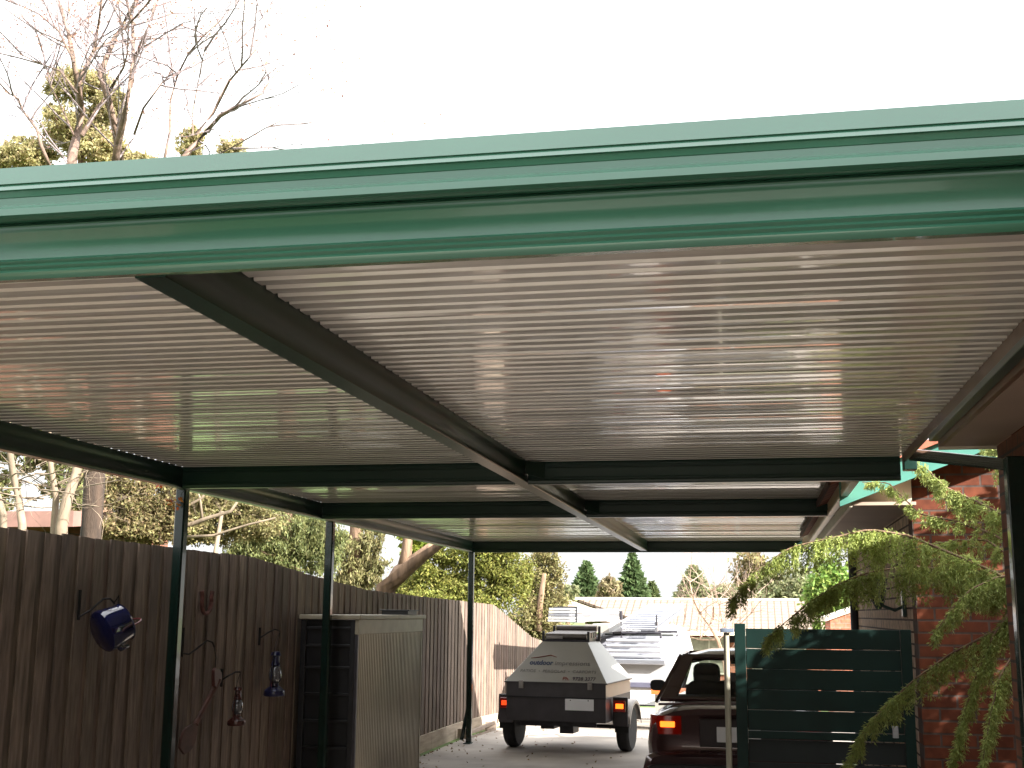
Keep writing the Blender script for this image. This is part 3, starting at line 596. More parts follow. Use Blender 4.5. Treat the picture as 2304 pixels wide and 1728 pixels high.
MB().loft([rsec(x, 1.34+.02*abs(x), 2.62-.02*abs(x), 1.405-.10*(abs(x)/.6)**4-.012*(abs(x)/.6)**2) for x in (-.605, -.58, -.5, -.3, 0, .3, .5, .58, .605)]).build('roof', PAINT, car, smooth='auto', local=True)
RL = mat('tail_red', (.09, .004, .004), .12, coat=1, emit=(1, .02, .0), estr=.012)  # slight emission adds flash reflection to the red lens
RLO = mat('tail_flash_glint', (.8, .1, .02), .2, emit=(1, .13, .01), estr=1.0)  # emission stands in for camera flash reflected by the unlit tail lights
for s in (-1, 1):
    m = MB(); m.loft([[(s*(.50+.28*t), .052-.045*math.sin(math.pi*min(1, .15+.85*t))-.0*t+(.07*max(0, t-.8)/.2), z) for t in (0, .1, .3, .5, .7, .88, 1)][::1]+[(s*(.50+.28*t), .10, z) for t in (1, .88, .7, .5, .3, .1, 0)] for z in (.70, .72, .84, .86)])
    q = m.build('tail_light', RL, car, local=True, smooth='auto')
    MB().box(*sorted((s*.555, s*.685)), -.004, .01, .762, .812).build('flash_glint', RLO, q, local=True, bevel=.008)
MB().box(-.34, .34, .012, .03, .60, .84).build('plate_recess', mat('recess', (.03, .018, .02), .5), car, local=True, bevel=.01)
PLATE = mat('plate_white', (.95, .95, .97), .25, var=.02)
MB().box(-.19, .19, 0, .01, .645, .775).build('number_plate', PLATE, car, local=True, bevel=.003)
MB().tube([(-.70, .06, .955), (-.35, .035, .972), (0, .03, .976), (.35, .035, .972), (.70, .06, .955)], .012, 8).build('boot_lip', PAINT, car, local=True, smooth=True)
SEAT = mat('seat_cloth', (.035, .028, .03), .9)
for s in (-1, 1):
    MB().loft([sec(1.45+.03*k, .80, 1.10+.0*k, .27, .4, 20) for k in (0, 1, 3, 4)]).build('rear_seat', SEAT, car, local=True, smooth='auto') if s < 0 else None
    m = MB(); m.loft([sec(2.15+.03*k, .45, 1.06, .23, .4, 20) for k in (0, 1, 3, 4)]); m.loft([sec(2.2+.025*k, 1.0, 1.24-.01*abs(k-2), .145-.01*abs(k-2), .5, 18) for k in range(5)])
    m.v = [(v[0]+s*.36, v[1], v[2]) for v in m.v]; m.build('front_seat', SEAT, car, local=True, smooth='auto')
MB().box(-.62, .62, .95, 1.44, .93, .96).build('parcel_shelf', SEAT, car, local=True)
MB().tube([(-.02, 2.55, 1.32), (-.02, 2.55, 1.28)], .01, 6).box(-.11, .11, 2.55, 2.57, 1.22, 1.28).build('rear_view_mirror', BLACK, car, local=True)
# ================================================================ TRAILER
tr = thing('enclosed_trailer', 'grey steel box trailer with white pyramid lid and dark rollers on top', 'trailer', (-2.55, 15.72, 0), -math.radians(6))
TB = mat('trailer_grey', (.06, .053, .058), .5, metal=.2, var=.15, nscale=4)
TL = 1.5
MB().box(-.65, .65, 0, TL, .40, .70).build('tray', TB, tr, local=True, bevel=.006)
MB().box(-.652, .652, -.006, .02, .70, .872).build('tailgate', mat('tailgate_grey', (.075, .068, .073), .45, metal=.2, var=.1), tr, local=True, bevel=.004)
MB().box(-.65, .65, .024, TL, .702, .87).build('tray_side', LIDM, tr, local=True)
zr, zt = .88, 1.375; y0t, y1t, wt = .46, 1.12, .31; xs = -.0
V8 = [(-.67, -.015, zr), (.67, -.015, zr), (.67, TL+.01, zr), (-.67, TL+.01, zr), (-wt, y0t, zt), (wt, y0t, zt), (wt, y1t, zt), (-wt, y1t, zt)]
lid = MB().hexa(V8).build('lid', LIDM, tr, local=True, bevel=.006)
MB().box(-.675, .675, -.02, TL+.015, .868, .884).build('lid_rim', TB, tr, local=True)
sa = math.atan2(zt-zr, y0t+.015); SL = math.hypot(zt-zr, y0t+.015)
def text_mesh(s, size, x, frac, mt, nm, align='LEFT', width=None, bold=0.0):
    cu = bpy.data.curves.new('lettering', 'FONT'); cu.body = s; cu.size = size; cu.extrude = .0008; cu.offset = bold; cu.align_x = align
    ob = bpy.data.objects.new('lettering', cu); COL.objects.link(ob); bpy.context.view_layer.update()
    me = bpy.data.meshes.new_from_object(ob.evaluated_get(bpy.context.evaluated_depsgraph_get())); bpy.data.objects.remove(ob)
    co = np.array([v.co[:] for v in me.vertices]); sx = 1
    if width: sx = width/(co[:, 0].max()-co[:, 0].min())
    for v in me.vertices:
        X, Y, Zz = v.co.x*sx+x, v.co.y+frac*SL, v.co.z+.0035
        v.co = (X, -.015+Y*math.cos(sa)-Zz*math.sin(sa), zr+Y*math.sin(sa)+Zz*math.cos(sa))
    me.materials.clear(); me.materials.append(mt); o = bpy.data.objects.new(nm, me); COL.objects.link(o); o.parent = lid; return o
INK = mat('ink_blue', (.02, .035, .09), .5, var=.05); INKG = mat('ink_grey', (.15, .135, .135), .5, var=.05); INKR = mat('ink_dark', (.05, .035, .05), .5); INKRED = mat('ink_red', (.22, .05, .03), .5)
text_mesh('outdoor', .105, -.40, .42, INK, 'lettering', width=.315, bold=.0035)
text_mesh('impressions', .098, -.065, .42, INKG, 'lettering', width=.46)
text_mesh('PATIOS  \u2022  PERGOLAS  \u2022  CARPORTS', .062, -.50, .235, INKG, 'lettering', width=1.0)
text_mesh('Ph.', .075, .085, .06, INKRED, 'lettering', width=.085, bold=.0012)
text_mesh('9728 3377', .078, .215, .06, INKR, 'lettering', width=.30, bold=.0012)
m = MB(); lp = [(-.40, .575), (-.30, .60), (-.14, .655), (-.06, .61)]
def LPt(x, f): Y = f*SL; return Vector((x, -.015+Y*math.cos(sa)-.004*math.sin(sa), zr+Y*math.sin(sa)+.004*math.cos(sa)))
m.tube([LPt(*p) for p in lp], [.003, .006, .007, .003], 5); m.build('roof_logo', INKRED, lid, local=True)
for s in (-1, 1):
    # mudguard: arch over the wheel
    cy_ = .72; R_ = .37; ang = np.linspace(math.radians(12), math.radians(168), 12); m = MB()
    pr = [(cy_-R_*math.cos(a)*1.0, .30+R_*math.sin(a)*.95) for a in ang]
    m.extr(pr, 'x', s*.655, s*.88, closed=False); m.add([(s*.88, p[0], p[1]) for p in pr]+[(s*.88, p[0], p[1]-.05) for p in pr], [(i, i+1, 13+i-0, 12+i) for i in range(11)])
    m.build('mudguard', TB if s < 0 else GALV, tr, local=True, solid=.008, smooth='auto')
    wheel(tr, (s*.76, cy_, .30), .30, .165, rimm=GALV)
    pz = .60 if s < 0 else .55
    MB().box(*sorted((s*.665, s*.86)), .33, .36, .34, .70).build('light_bracket', TB, tr, local=True, bevel=.01)
    q = MB().box(*sorted((s*.675, s*.835)), .30, .328, .52, .66).build('tail_light', RL, tr, local=True, bevel=.01)
    MB().box(*sorted((s*.71, s*.81)), .292, .299, .56, .62).build('flash_glint', RLO if s > 0 else mat('tail_flash_glint_dim', (.8, .08, .02), .2, emit=(1, .06, .01), estr=.35), q, local=True, bevel=.006)
    MB().box(*sorted((s*.68, s*.86)), .38, .385, .26, .42).build('mud_flap', RUBBER, tr, local=True)
q = MB().box(.13, .50, -.018, -.008, .545, .685).build('number_plate', PLATE, tr, local=True, bevel=.003)
for xb in (.20, .43): MB().tube([(xb, -.019, .668), (xb, -.024, .668)], .007, 8).build('bolt', DARKM, q, local=True)
MB().tube([(-.70, .72, .30), (.70, .72, .30)], .025, 8).build('axle', DARKM, tr, local=True)
m = MB(); m.tube([(-.5, TL, .42), (0, TL+1.1, .42)], .03, 6); m.tube([(.5, TL, .42), (0, TL+1.1, .42)], .03, 6); m.box(-.5, .5, .1, .14, .34, .40); m.build('drawbar', DARKM, tr, local=True)
m = MB(); m.box(.0, .18, .2, .5, .24, .38); m.box(-.28, -.1, .3, .6, .28, .39); m.build('underbody_box', DARKM, tr, local=True, bevel=.01)
m = MB()
for xb in (-.45, .45): m = MB(); m.box(xb-.03, xb+.03, -.022, -.006, .80, .90); m.box(xb-.015, xb+.015, -.03, -.022, .82, .87); m.build('latch', GALV, tr, local=True, bevel=.003)
MB().box(-.655, .655, -.012, .0, .69, .704).build('tailgate_seam', BLACK, tr, local=True)
# roller rack on the lid
def rack_frame(y, z, hw, h):
    m = MB(); m.box(-hw-.02, hw+.02, y, y+.03, z, z+.03)
    for s in (-1, 1): m.box(*sorted((s*hw, s*(hw+.03))), y-.005, y+.035, z, z+h)
    return m
rack_frame(.50, zt+.0, .29, .135).build('rack_frame', DARKM, tr, local=True, bevel=.004)
rack_frame(1.08, zt+.0, .30, .20).build('rack_frame', DARKM, tr, local=True, bevel=.004)
m = MB()
for k, (y, z) in enumerate(((.55, .07), (.62, .075), (.72, .08), (.84, .085), (.95, .09), (1.05, .1), (1.10, .17))): m.tube([(-.28, y, zt+z), (.28, y, zt+z)], .040, 12)
m.box(-.27, .27, .56, 1.1, zt+.0, zt+.06); m.build('rollers', mat('roller_grey', (.17, .15, .14), .4, metal=.4), tr, local=True, smooth='auto')
MB().box(-.26, -.04, .49, .498, zt+.04, zt+.075).build('reflector_strip', GALV, tr, local=True)
# ================================================================ WORK TRUCK in front of the trailer
tk = thing('work_ute', 'white work ute with loaded racks standing ahead of the box trailer', 'ute', (-2.30, 19.9, gz(19.9)), -math.radians(4))
MB().box(-.93, .93, .05, 2.5, .62, 1.10).build('tray_body', WHITE, tk, local=True, bevel=.02)
MB().box(-.95, .95, 0, .05, .66, .74).build('rear_bar', mat('blue_grey_bar', (.10, .10, .14), .4), tk, local=True, bevel=.01)
m = MB(); m.hexa([(-.93, .1, 1.1), (.93, .1, 1.1), (.93, 2.5, 1.1), (-.93, 2.5, 1.1), (-.80, .5, 1.42), (.80, .5, 1.42), (.80, 2.4, 1.42), (-.80, 2.4, 1.42)]); m.build('canopy', mat('canopy_grey', (.16, .16, .18), .5), tk, local=True, bevel=.02)
MB().loft([sec(y, zb, z1, hw, .35) for y, zb, z1, hw in ((2.55, .5, 1.5, .78), (2.8, .45, 1.62, .82), (3.5, .45, 1.62, .82), (4.1, .45, 1.15, .84), (4.9, .45, .98, .82), (5.1, .5, .85, .75))]).build('cab', WHITE, tk, smooth='auto', local=True)
MB().box(-.62, .62, 2.535, 2.56, 1.12, 1.45).build('cab_window', WGL, tk, local=True, bevel=.01)
for s in (-1, 1):
    wheel(tk, (s*.76, .75, .32), .32, .2); wheel(tk, (s*.76, 4.1, .32), .32, .2)
    MB().box(*sorted((s*.60, s*.90)), .02, .045, .56, .65).build('tail_light', mat('amber_light', (.55, .15, .04), .2, coat=1), tk, local=True, bevel=.006)
    MB().box(*sorted((s*.62, s*.88)), .30, .32, .10, .56).build('mud_flap', LIDM, tk, local=True)
for z in (1.14, 1.22, 1.30, 1.38):
    MB().tube([(-.1, -.02, z), (.76, -.02, z), (.80, .03, z-.01)], .026, 10).build('rail', ALU, tk, local=True, smooth='auto')
MB().box(-.05, .84, -.06, .06, 1.02, 1.10).build('shelf', ALU, tk, local=True, bevel=.01)
for y in (.35, 2.3):
    m = MB()
    m.tube([(-.8, y, 1.42), (-.8, y, 1.58), (-.42, y, 1.58), (-.42, y, 1.42)], .018, 8); m.build('roof_rack', DARKM, tk, local=True)
    MB().tube([(.08, y, 1.42), (.08, y, 1.50), (.72, y, 1.50), (.72, y, 1.42)], .022, 8).build('roof_rack', DARKM, tk, local=True)
def on_truck(x, y, z):
    return tk.matrix_basis @ Vector((x, y, z)) if False else (Matrix.Rotation(-math.radians(4), 3, 'Z') @ Vector((x, y, z)))+tk.location
# aluminium ladders lying in the rack: right hand side
ld = thing('ladder_stack', 'aluminium ladders lying on the rack at the right side of the ute', 'ladder', on_truck(.42, .3, 1.54), -math.radians(4)); ld.rotation_euler = (.10, 0, -math.radians(4))
for k in range(2):
    for s in (-1, 1): MB().box(*sorted((s*.26, s*.30)), -.3, 3.0, .02+.09*k, .085+.09*k).build('side_rail', ALU, ld, local=True, bevel=.003)
    m = MB()
    for y in np.arange(-.2, 3.0, .28): m.tube([(-.26, y, .05+.09*k), (.26, y, .05+.09*k)], .015, 8)
    m.build('rungs', ALU, ld, local=True, smooth='auto')
MB().tube([(-.28, -.3, .20), (-.28, -.3, .34)], .03, 8).tube([(.29, -.3, .12), (.29, -.3, .28)], .012, 6).build('clamp', DARKM, ld, local=True)
pb = thing('panel_bundle', 'bundle of long white roof sheets on the left side of the ute rack', 'sheets', on_truck(-.76, -.6, 1.66), -math.radians(4))
for k in range(5):
    m = MB(); m.box(-.17, .17, -.0+.02*k, 4.6, .01+.045*k, .045+.045*k); m.build('sheet', WHITE if k != 2 else ALU, pb, local=True, bevel=.004)
MB().box(-.19, .19, .5, .54, 0, .25).build('strap', BLACK, pb, local=True)
bl = thing('guttering_bundle', 'bundle of white guttering lying in the middle of the ute rack', 'gutters', on_truck(-.30, .2, 1.50), -math.radians(4))
for k in range(3):
    m = MB(); pr = [(-.12+.125*k-.055, .12), (-.12+.125*k-.055, .01), (-.12+.125*k+.055, .01), (-.12+.125*k+.055, .14)]
    m.extr(pr, 'y', .0, 4.2, closed=False); m.build('gutter', WHITE, bl, local=True, solid=.006)
MB().box(-.2, .2, -.01, 0, .0, .13).build('end_board', LIDM, bl, local=True)
# ================================================================ FAR HOUSE
fh = thing('tiled_house', 'low cream tiled house with red brick walls across the street', 'house', (-2, 50, gz(50)))
def HP(px, py, y): p = W(px, py, y); return p
zrg = W(1500, 1355, 50).z; zev = W(1550, 1428, 46.5).z
m = MB(); m.hexa([(-3.2, 46.3, zev), (13, 46.3, zev), (13, 50, zrg), (-7.2, 50, zrg), (-3.2, 46.3, zev+.1), (13, 46.3, zev+.1), (13, 50, zrg+.1), (-7.2, 50, zrg+.1)])
m.hexa([(-7.2, 50, zrg), (13, 50, zrg), (13, 54, zev), (-7.2, 54, zev), (-7.2, 50, zrg+.1), (13, 50, zrg+.1), (13, 54, zev+.1), (-7.2, 54, zev+.1)]); m.build('roof', TILE, fh)
TILE2 = brick_mat('roof_tile_wing', (.32, .26, .2), (.28, .22, .17), (.1, .07, .05), (1, 0), bw=.30, bh=.38, ms=.03, off=0)
m = MB(); m.hexa([(-7.5, 41, zrg-.02), (-3.6, 41, zev), (-3.6, 46.3, zev), (-7.5, 50, zrg-.02), (-7.5, 41, zrg+.06), (-3.6, 41, zev+.08), (-3.6, 46.3, zev+.08), (-7.5, 50, zrg+.06)]); m.build('wing_roof', TILE2, fh)
m = MB(); m.box(-7.3, 13, 49.9, 50.1, zrg+.08, zrg+.18); m.build('ridge_cap', CREAM, fh)
gzh = gz(50)
MB().box(-3.6, 13, 46.28, 46.34, zev-.02, zev+.12).build('gutter', CREAM, fh)
MB().box(-3.7, 13, 47.2, 47.5, gzh, zev).build('wall', BRH, fh)
MB().box(-7.3, -3.75, 41.4, 47.19, gzh, zev+.0).build('wing_wall', WHITE, fh)
for x in (-3.55, -.75, 3.2): MB().box(x, x+.12, 46.36, 46.48, gzh, zev-.01).build('verandah_post', WHITE, fh)
for x0_, x1_ in ((-2.5, -1.2), (-.2, 1.6), (4, 6)):
    wv = MB().box(x0_-.08, x1_+.08, 47.13, 47.18, gzh+.9, zev-.1).build('window_frame', CREAM, fh)
    m = MB(); m.box(x0_, (x0_+x1_)/2-.03, 47.115, 47.125, gzh+.98, zev-.18); m.box((x0_+x1_)/2+.03, x1_, 47.115, 47.125, gzh+.98, zev-.18)
    q = m.build('pane', mat('curtained_glass', (.28, .26, .2), .2, var=.2), wv, local=False)
    for v in q.data.vertices: v.co -= fh.location
# small red brick building seen past the downpipe
rb = W(1890, 1398, 27)
sb = thing('brick_outbuilding', 'red brick building with sloping white edge seen past the downpipe', 'outbuilding', (rb.x, 27, gz(27)))
pA, pB, pC = W(1868, 1396, 27), W(1925, 1372, 27), W(2050, 1330, 27)
MB().extr([(pA.x, gz(27)), (pC.x, gz(27)), (pC.x, pC.z), (pB.x, pB.z), (pA.x, pA.z)], 'y', 27, 29).build('wall', BRH, sb)
m = MB(); m.hexa([(pA.x-.1, 26.95, pA.z-.02), (pC.x, 26.95, pC.z), (pC.x, 29.1, pC.z), (pA.x-.1, 29.1, pA.z-.02), (pA.x-.1, 26.95, pA.z+.07), (pC.x, 26.95, pC.z+.09), (pC.x, 29.1, pC.z+.09), (pA.x-.1, 29.1, pA.z+.07)]); m.build('roof', CREAM, sb)
lbp = W(1490, 1520, 30)
lb = thing('letterbox', 'white letterbox on a post left of the maroon car', 'letterbox', (lbp.x, 30, gz(30)))
MB().box(lbp.x-.18, lbp.x+.18, 29.9, 30.2, lbp.z-.14, lbp.z+.14).build('box', WHITE, lb, bevel=.04); MB().tube([(lbp.x, 30.05, gz(30)), (lbp.x, 30.05, lbp.z-.14)], .05, 8).build('stand', WHITE, lb)
# neighbour's low terracotta roof behind the fence at far left
nb = thing('neighbour_shed', 'low shed with pinkish terracotta roof behind the fence at far left', 'shed', (-9.5, 12.5, 0))
z_ = W(60, 1150, 12).z
MB().box(-12.5, -7.6, 12.4, 15, 0, z_-.1).build('wall', BRN, nb)
m = MB(); m.hexa([(-13, 12, z_-.17), (-7.2, 12, z_-.17), (-7.2, 15, z_+.12), (-13, 15, z_+.12), (-13, 12, z_-.0), (-7.2, 12, z_-.0), (-7.2, 15, z_+.16), (-13, 15, z_+.16)]); m.build('roof', mat('terracotta', (.20, .11, .09), .8, var=.15, nscale=4), nb)
# ================================================================ TREES
def limb(mb, pts, r0_, r1_, y, jit=.25, n=6):
    k = len(pts); W3 = [W(p[0], p[1], y+(jit*math.sin(i*1.7+pts[0][0]) if i else 0)) for i, p in enumerate(pts)]
    mb.tube(W3, [r0_+(r1_-r0_)*i/(k-1) for i in range(k)], n); return W3
# bare multi-stemmed tree at upper left (stems rise behind the fence and show above the roof)
S = .3472
bt = thing('bare_tree', 'tall bare multi stemmed tree with thin reddish twigs above the carport roof', 'tree', W(210, 1560, 9.6).xyz*1.0)
bt.location.z = 0
base = Vector((bt.location.x, 9.6, 0))
m = MB(); mt = MB()
def stem(zpts, r0_, r1_, y=9.6, twigs=8, from_base=False):
    pts = [(a*S, b*S) for a, b in zpts]; k = len(pts)
    W3 = [W(p[0], p[1], y+.25*math.sin(i*1.3+zpts[0][0]*.01)) for i, p in enumerate(pts)]
    m.tube(W3, [r0_+(r1_-r0_)*i/(k-1) for i in range(k)], 7)
    for _ in range(twigs):
        i = random.uniform(.2, k-1.01); a = W3[int(i)]; b = W3[int(i)+1]; q = a.lerp(b, i-int(i)); d = (b-a).normalized()
        dd = (d+Vector((random.gauss(0, .55), random.gauss(0, .5), random.gauss(0, .35)+.1))).normalized()
        branch(mt, q, dd, random.uniform(.4, 1.1), .0095, 3, .42, TIPS, .12, 4)
    return W3
TIPS = []
# visible trunk under the side beam; its shade is put into the bark colour
trunk_top = W(213, 1075, 9.6); t_bot = Vector((trunk_top.x-.02, 9.6, 0))
MB().tube([t_bot, Vector((t_bot.x, 9.6, 1.4)), W(206, 1180, 9.6), trunk_top, W(212, 1000, 9.6)], [.12, .10, .085, .09, .085], 12).build('trunk', mat('shaded_bark', (.035, .022, .014), .9, var=.5, nscale=5, stretch=(3, 3, .6), bump=.8), bt, smooth=True)
m.tube([W(212, 1010, 9.6), W(200, 700, 9.6), W(178, 400, 9.6)], [.08, .07, .055], 12)
m.tube([trunk_top, W(250, 700, 9.7), W(262, 380, 9.7)], [.07, .05, .042], 8)
m.tube([trunk_top, W(330, 700, 9.5), W(400, 365, 9.4)], [.05, .04, .030], 8)
m.tube([trunk_top, W(150, 700, 9.5), W(112, 390, 9.4)], [.04, .03, .017], 8)
stem([(460, 1150), (470, 1000), (500, 880), (530, 720), (505, 560), (480, 400), (440, 200), (370, -20)], .05, .014, 9.6, 12)
stem([(530, 880), (640, 690), (720, 570), (800, 440), (830, 330)], .022, .006, 9.5, 7)
stem([(505, 560), (560, 420), (610, 330), (640, 150), (660, -20)], .022, .009, 9.7, 8)
stem([(740, 1100), (760, 950), (800, 780), (850, 520), (865, 400), (860, 150), (810, -30)], .040, .012, 9.6, 10)
stem([(790, 1100), (750, 850), (700, 640), (650, 480), (740, 250), (830, 100), (900, -20)], .038, .018, 9.75, 10)
stem([(865, 400), (930, 250), (990, 90), (1010, -20)], .018, .010, 9.6, 6)
stem([(600, 330), (720, 270), (850, 140), (960, 20), (990, -30)], .012, .009, 9.4, 6)
stem([(340, 1120), (270, 950), (240, 840), (150, 720), (120, 640), (30, 590)], .018, .005, 9.3, 6)
stem([(1160, 1060), (1250, 950), (1330, 860), (1430, 750), (1560, 680), (1690, 610), (1790, 470)], .028, .005, 9.4, 9)
stem([(1270, 870), (1380, 735), (1490, 520), (1600, 390), (1660, 320)], .016, .005, 9.4, 8)
stem([(1060, 1060), (1100, 860), (1105, 650), (1150, 490), (1220, 350), (1310, 240), (1440, 120)], .013, .006, 9.5, 8)
stem([(1400, 1010), (1550, 930), (1720, 830), (1870, 760)], .007, .004, 9.2, 2)
stem([(870, 870), (930, 700), (1040, 550), (1130, 450)], .012, .005, 9.7, 5)
stem([(1250, 880), (1250, 720), (1300, 450), (1330, 300)], .009, .004, 9.3, 4)
stem([(480, 400), (380, 200), (250, 90), (60, 0)], .012, .005, 9.4, 7)
stem([(500, 600), (390, 460), (280, 420), (150, 360), (0, 300)], .010, .004, 9.3, 6)
stem([(480, 880), (400, 700), (330, 560), (270, 450)], .010, .004, 9.8, 5)
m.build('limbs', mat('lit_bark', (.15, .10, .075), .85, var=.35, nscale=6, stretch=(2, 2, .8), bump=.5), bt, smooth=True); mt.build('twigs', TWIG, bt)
P = np.array([list(t+Vector((random.gauss(0, .05), random.gauss(0, .05), random.gauss(0, .05)))) for t in TIPS for _ in range(3) if random.random() < .7])
leaves_obj('buds', P, RNG.normal(size=P.shape), RNG.uniform(.02, .045, len(P)), RNG.uniform(.01, .02, len(P)), leafm('reddish_bud', (.32, .17, .12), .3), bt)
# pale thin stems under the side beam at far left
tp = thing('pale_stemmed_tree', 'pale thin stemmed tree leaning behind the fence at far left', 'tree', (W(50, 1180, 8.6).x, 8.6, 0))
m = MB()
for pts, r in (([(48, 1640), (50, 1180), (42, 1120), (28, 1060), (20, 1000), (10, 800)], .030), ([(125, 1640), (122, 1185), (126, 1120), (115, 1050), (108, 900)], .028), ([(140, 1640), (138, 1185), (152, 1120), (172, 1065), (190, 900)], .045), ([(10, 1640), (8, 1160), (-20, 1060)], .03)):
    limb(m, pts, r*1.15, r*.7, 8.6, .05, 8)
m.build('trunk', BARKP, tp, smooth=True)
m = MB(); TIPS = []
for _ in range(26):
    p = W(random.uniform(0, 175), random.uniform(1020, 1150), 8.6+random.uniform(-.1, .4)); branch(m, p, (random.gauss(0, 1), random.gauss(0, .6), random.uniform(-.2, .7)), random.uniform(.3, .8), .008, 2, .5, TIPS, .05, 4)
m.build('twigs', BARKP, tp)
def tree(nm, label, cat, x, y, trunk, blobs, n, size, lm, sub=26, tight=.17, droop=0, bark=BARK, group=None, aspect=.45, twigs=0):
    t = thing(nm, label, cat, (x, y, gz(y)), group=group)
    m = MB()
    for pts, r0_, r1_ in trunk: k = len(pts); m.tube(pts, [r0_+(r1_-r0_)*i/(k-1) for i in range(k)], 8)
    m.build('trunk', bark, t, smooth=True)
    if twigs:
        m = MB()
        for _ in range(twigs):
            b = random.choice(blobs); p = Vector((b[0]+random.gauss(0, b[3]*.4), b[1]+random.gauss(0, b[4]*.4), b[2]+random.gauss(0, b[5]*.5)))
            branch(m, p, (random.gauss(0, 1), random.gauss(0, 1), random.uniform(-.3, 1)), b[3]*random.uniform(.3, .6), .012*b[3], 2, .5, None, .05, 4)
        m.build('branches', BARKP if bark is not BARK else bark, t)
    crown(t, blobs, n, size, lm, sub=sub, tight=tight, droop=droop, aspect=aspect); return t
def blob(px, py, y, rpx, rpy, ry=None):
    c = W(px, py, y); s = y*1.02/ (FOC*1152); return (c.x, c.y, c.z, rpx*s, ry if ry else rpx*s*.8, rpy*s)
L1 = leafm('olive_leaf', (.36, .32, .16), .35, .03, .6); L2 = leafm('gum_leaf', (.16, .175, .065)); L3 = leafm('wattle_leaf', (.19, .195, .045), .45); L4 = leafm('brown_olive_leaf', (.22, .195, .085)); L5 = leafm('dark_conifer', (.10, .145, .06), .4, .02); L6 = leafm('grey_conifer', (.22, .23, .12), .35); L7 = leafm('twiggy_brown', (.20, .165, .075), .45, .04)
def tpath(px, pts, y): return [W(a, b, y) for a, b in pts]
# evergreen behind the bare tree
X = W(180, 1000, 15).x
tree('olive_tree', 'sparse olive leaved evergreen behind the bare tree', 'tree', X, 15, [([(X, 15, 0), (X, 15, 3), W(185, 300, 15)], .16, .05)],
     [blob(150, 190, 15, 55, 48), (blob(215, 195, 15, 52, 44)), blob(245, 240, 15, 50, 55), blob(170, 290, 15, 90, 58), blob(60, 350, 15, 80, 42), blob(230, 340, 15, 70, 45), blob(320, 365, 15, 50, 22), blob(10, 360, 15, 45, 40), blob(430, 320, 15, 38, 38), blob(520, 338, 15, 38, 28), blob(115, 250, 15, 22, 22)],
     44000, .055, L1, sub=150, tight=.11, aspect=.6, twigs=24)
# foliage seen between fence and side beam
X = W(150, 1100, 13).x
tree('gum_tree', 'dark leafy evergreen behind the pale stems at far left', 'tree', X, 14, [([(X, 14, 0), (X, 14, 2.5), (X-.2, 14, 4.2)], .14, .06)],
     [blob(60, 1010, 14, 70, 60), blob(150, 1040, 14, 60, 60), blob(10, 1100, 14, 40, 55), blob(130, 1100, 14, 45, 28), blob(90, 950, 14, 160, 60), blob(175, 1120, 14, 40, 60)], 24000, .06, L2, sub=90, tight=.1, twigs=20)
X = W(300, 1150, 12.5).x
tree('twiggy_shrub', 'dense twiggy brown shrub behind the fence left of the first post', 'shrub', X, 12.5, [([(X, 12.5, 0), (X, 12.5, 2)], .08, .04)],
     [blob(265, 1110, 12.5, 45, 80), blob(320, 1130, 12.5, 60, 80), blob(380, 1150, 12.5, 50, 70), blob(300, 1190, 12.5, 100, 40)], 30000, .048, L7, sub=90, tight=.13, bark=BARKP, twigs=90)
X = W(480, 1180, 13).x
t = tree('tangled_tree', 'tangled tree with pale bare branches behind the fence between first and second posts', 'tree', X, 13, [([(X, 13, 0), (X, 13, 2), W(500, 1150, 13)], .05, .02), (tpath(0, [(385, 1185), (430, 1180), (470, 1165), (520, 1150), (540, 1120)], 12.6), .035, .012), (tpath(0, [(385, 1150), (420, 1140), (455, 1120), (470, 1095)], 12.6), .02, .01), (tpath(0, [(400, 1210), (480, 1205), (560, 1180), (620, 1165)], 12.6), .02, .008), (tpath(0, [(455, 1165), (450, 1120), (438, 1090)], 12.6), .016, .008)],
     [blob(440, 1190, 13.2, 80, 40), blob(480, 1120, 13.3, 80, 50), blob(560, 1170, 13.3, 70, 50), blob(400, 1140, 13.4, 50, 60)], 30000, .05, L4, sub=90, tight=.13, bark=BARKP, twigs=60)
X = W(640, 1200, 15).x
tree('weeping_gum', 'green gum with hanging leaves behind the fence around the second post', 'tree', X, 15, [([(X, 15, 0), (X, 15, 3), (X+.3, 15, 4.5)], .15, .06)],
     [blob(590, 1190, 15, 60, 60), blob(650, 1200, 15, 70, 70), blob(720, 1230, 15, 60, 70), blob(560, 1240, 15, 60, 40), blob(640, 1260, 15, 90, 40), blob(600, 1110, 15, 60, 40)], 34000, .065, L2, sub=90, tight=.12, droop=.8, aspect=.28, twigs=20)
X = W(800, 1260, 18).x
tree('pepper_tree', 'pale olive weeping tree behind the fence between second and third posts', 'tree', X, 18, [([(X, 18, 0), (X, 18, 3), (X, 18, 4.2)], .15, .06)],
     [blob(780, 1250, 18, 60, 60), blob(830, 1230, 18, 40, 60), blob(780, 1310, 18, 70, 30), blob(840, 1290, 18, 40, 40), blob(720, 1200, 18, 50, 50)], 20000, .09, leafm('pale_olive', (.20, .185, .08), .45), sub=40, tight=.13, droop=.8, aspect=.28, twigs=12)
X = W(870, 1330, 16).x
tree('forked_tree', 'thick forked brown trunk leaning over the fence before the third post', 'tree', X, 16, [([(X-.1, 16, 0), (X-.05, 16, 1.5)]+tpath(0, [(868, 1322), (900, 1290), (925, 1270), (950, 1250), (990, 1220)], 16), .17, .08), (tpath(0, [(905, 1288), (915, 1240), (918, 1200), (910, 1150)], 16), .09, .05)],
     [blob(940, 1230, 16.6, 36, 34), blob(915, 1190, 16.6, 40, 30)], 2200, .10, leafm('bright_leaf', (.22, .26, .04), .3), sub=30, tight=.13, bark=BARK)
X = W(1080, 1300, 25).x
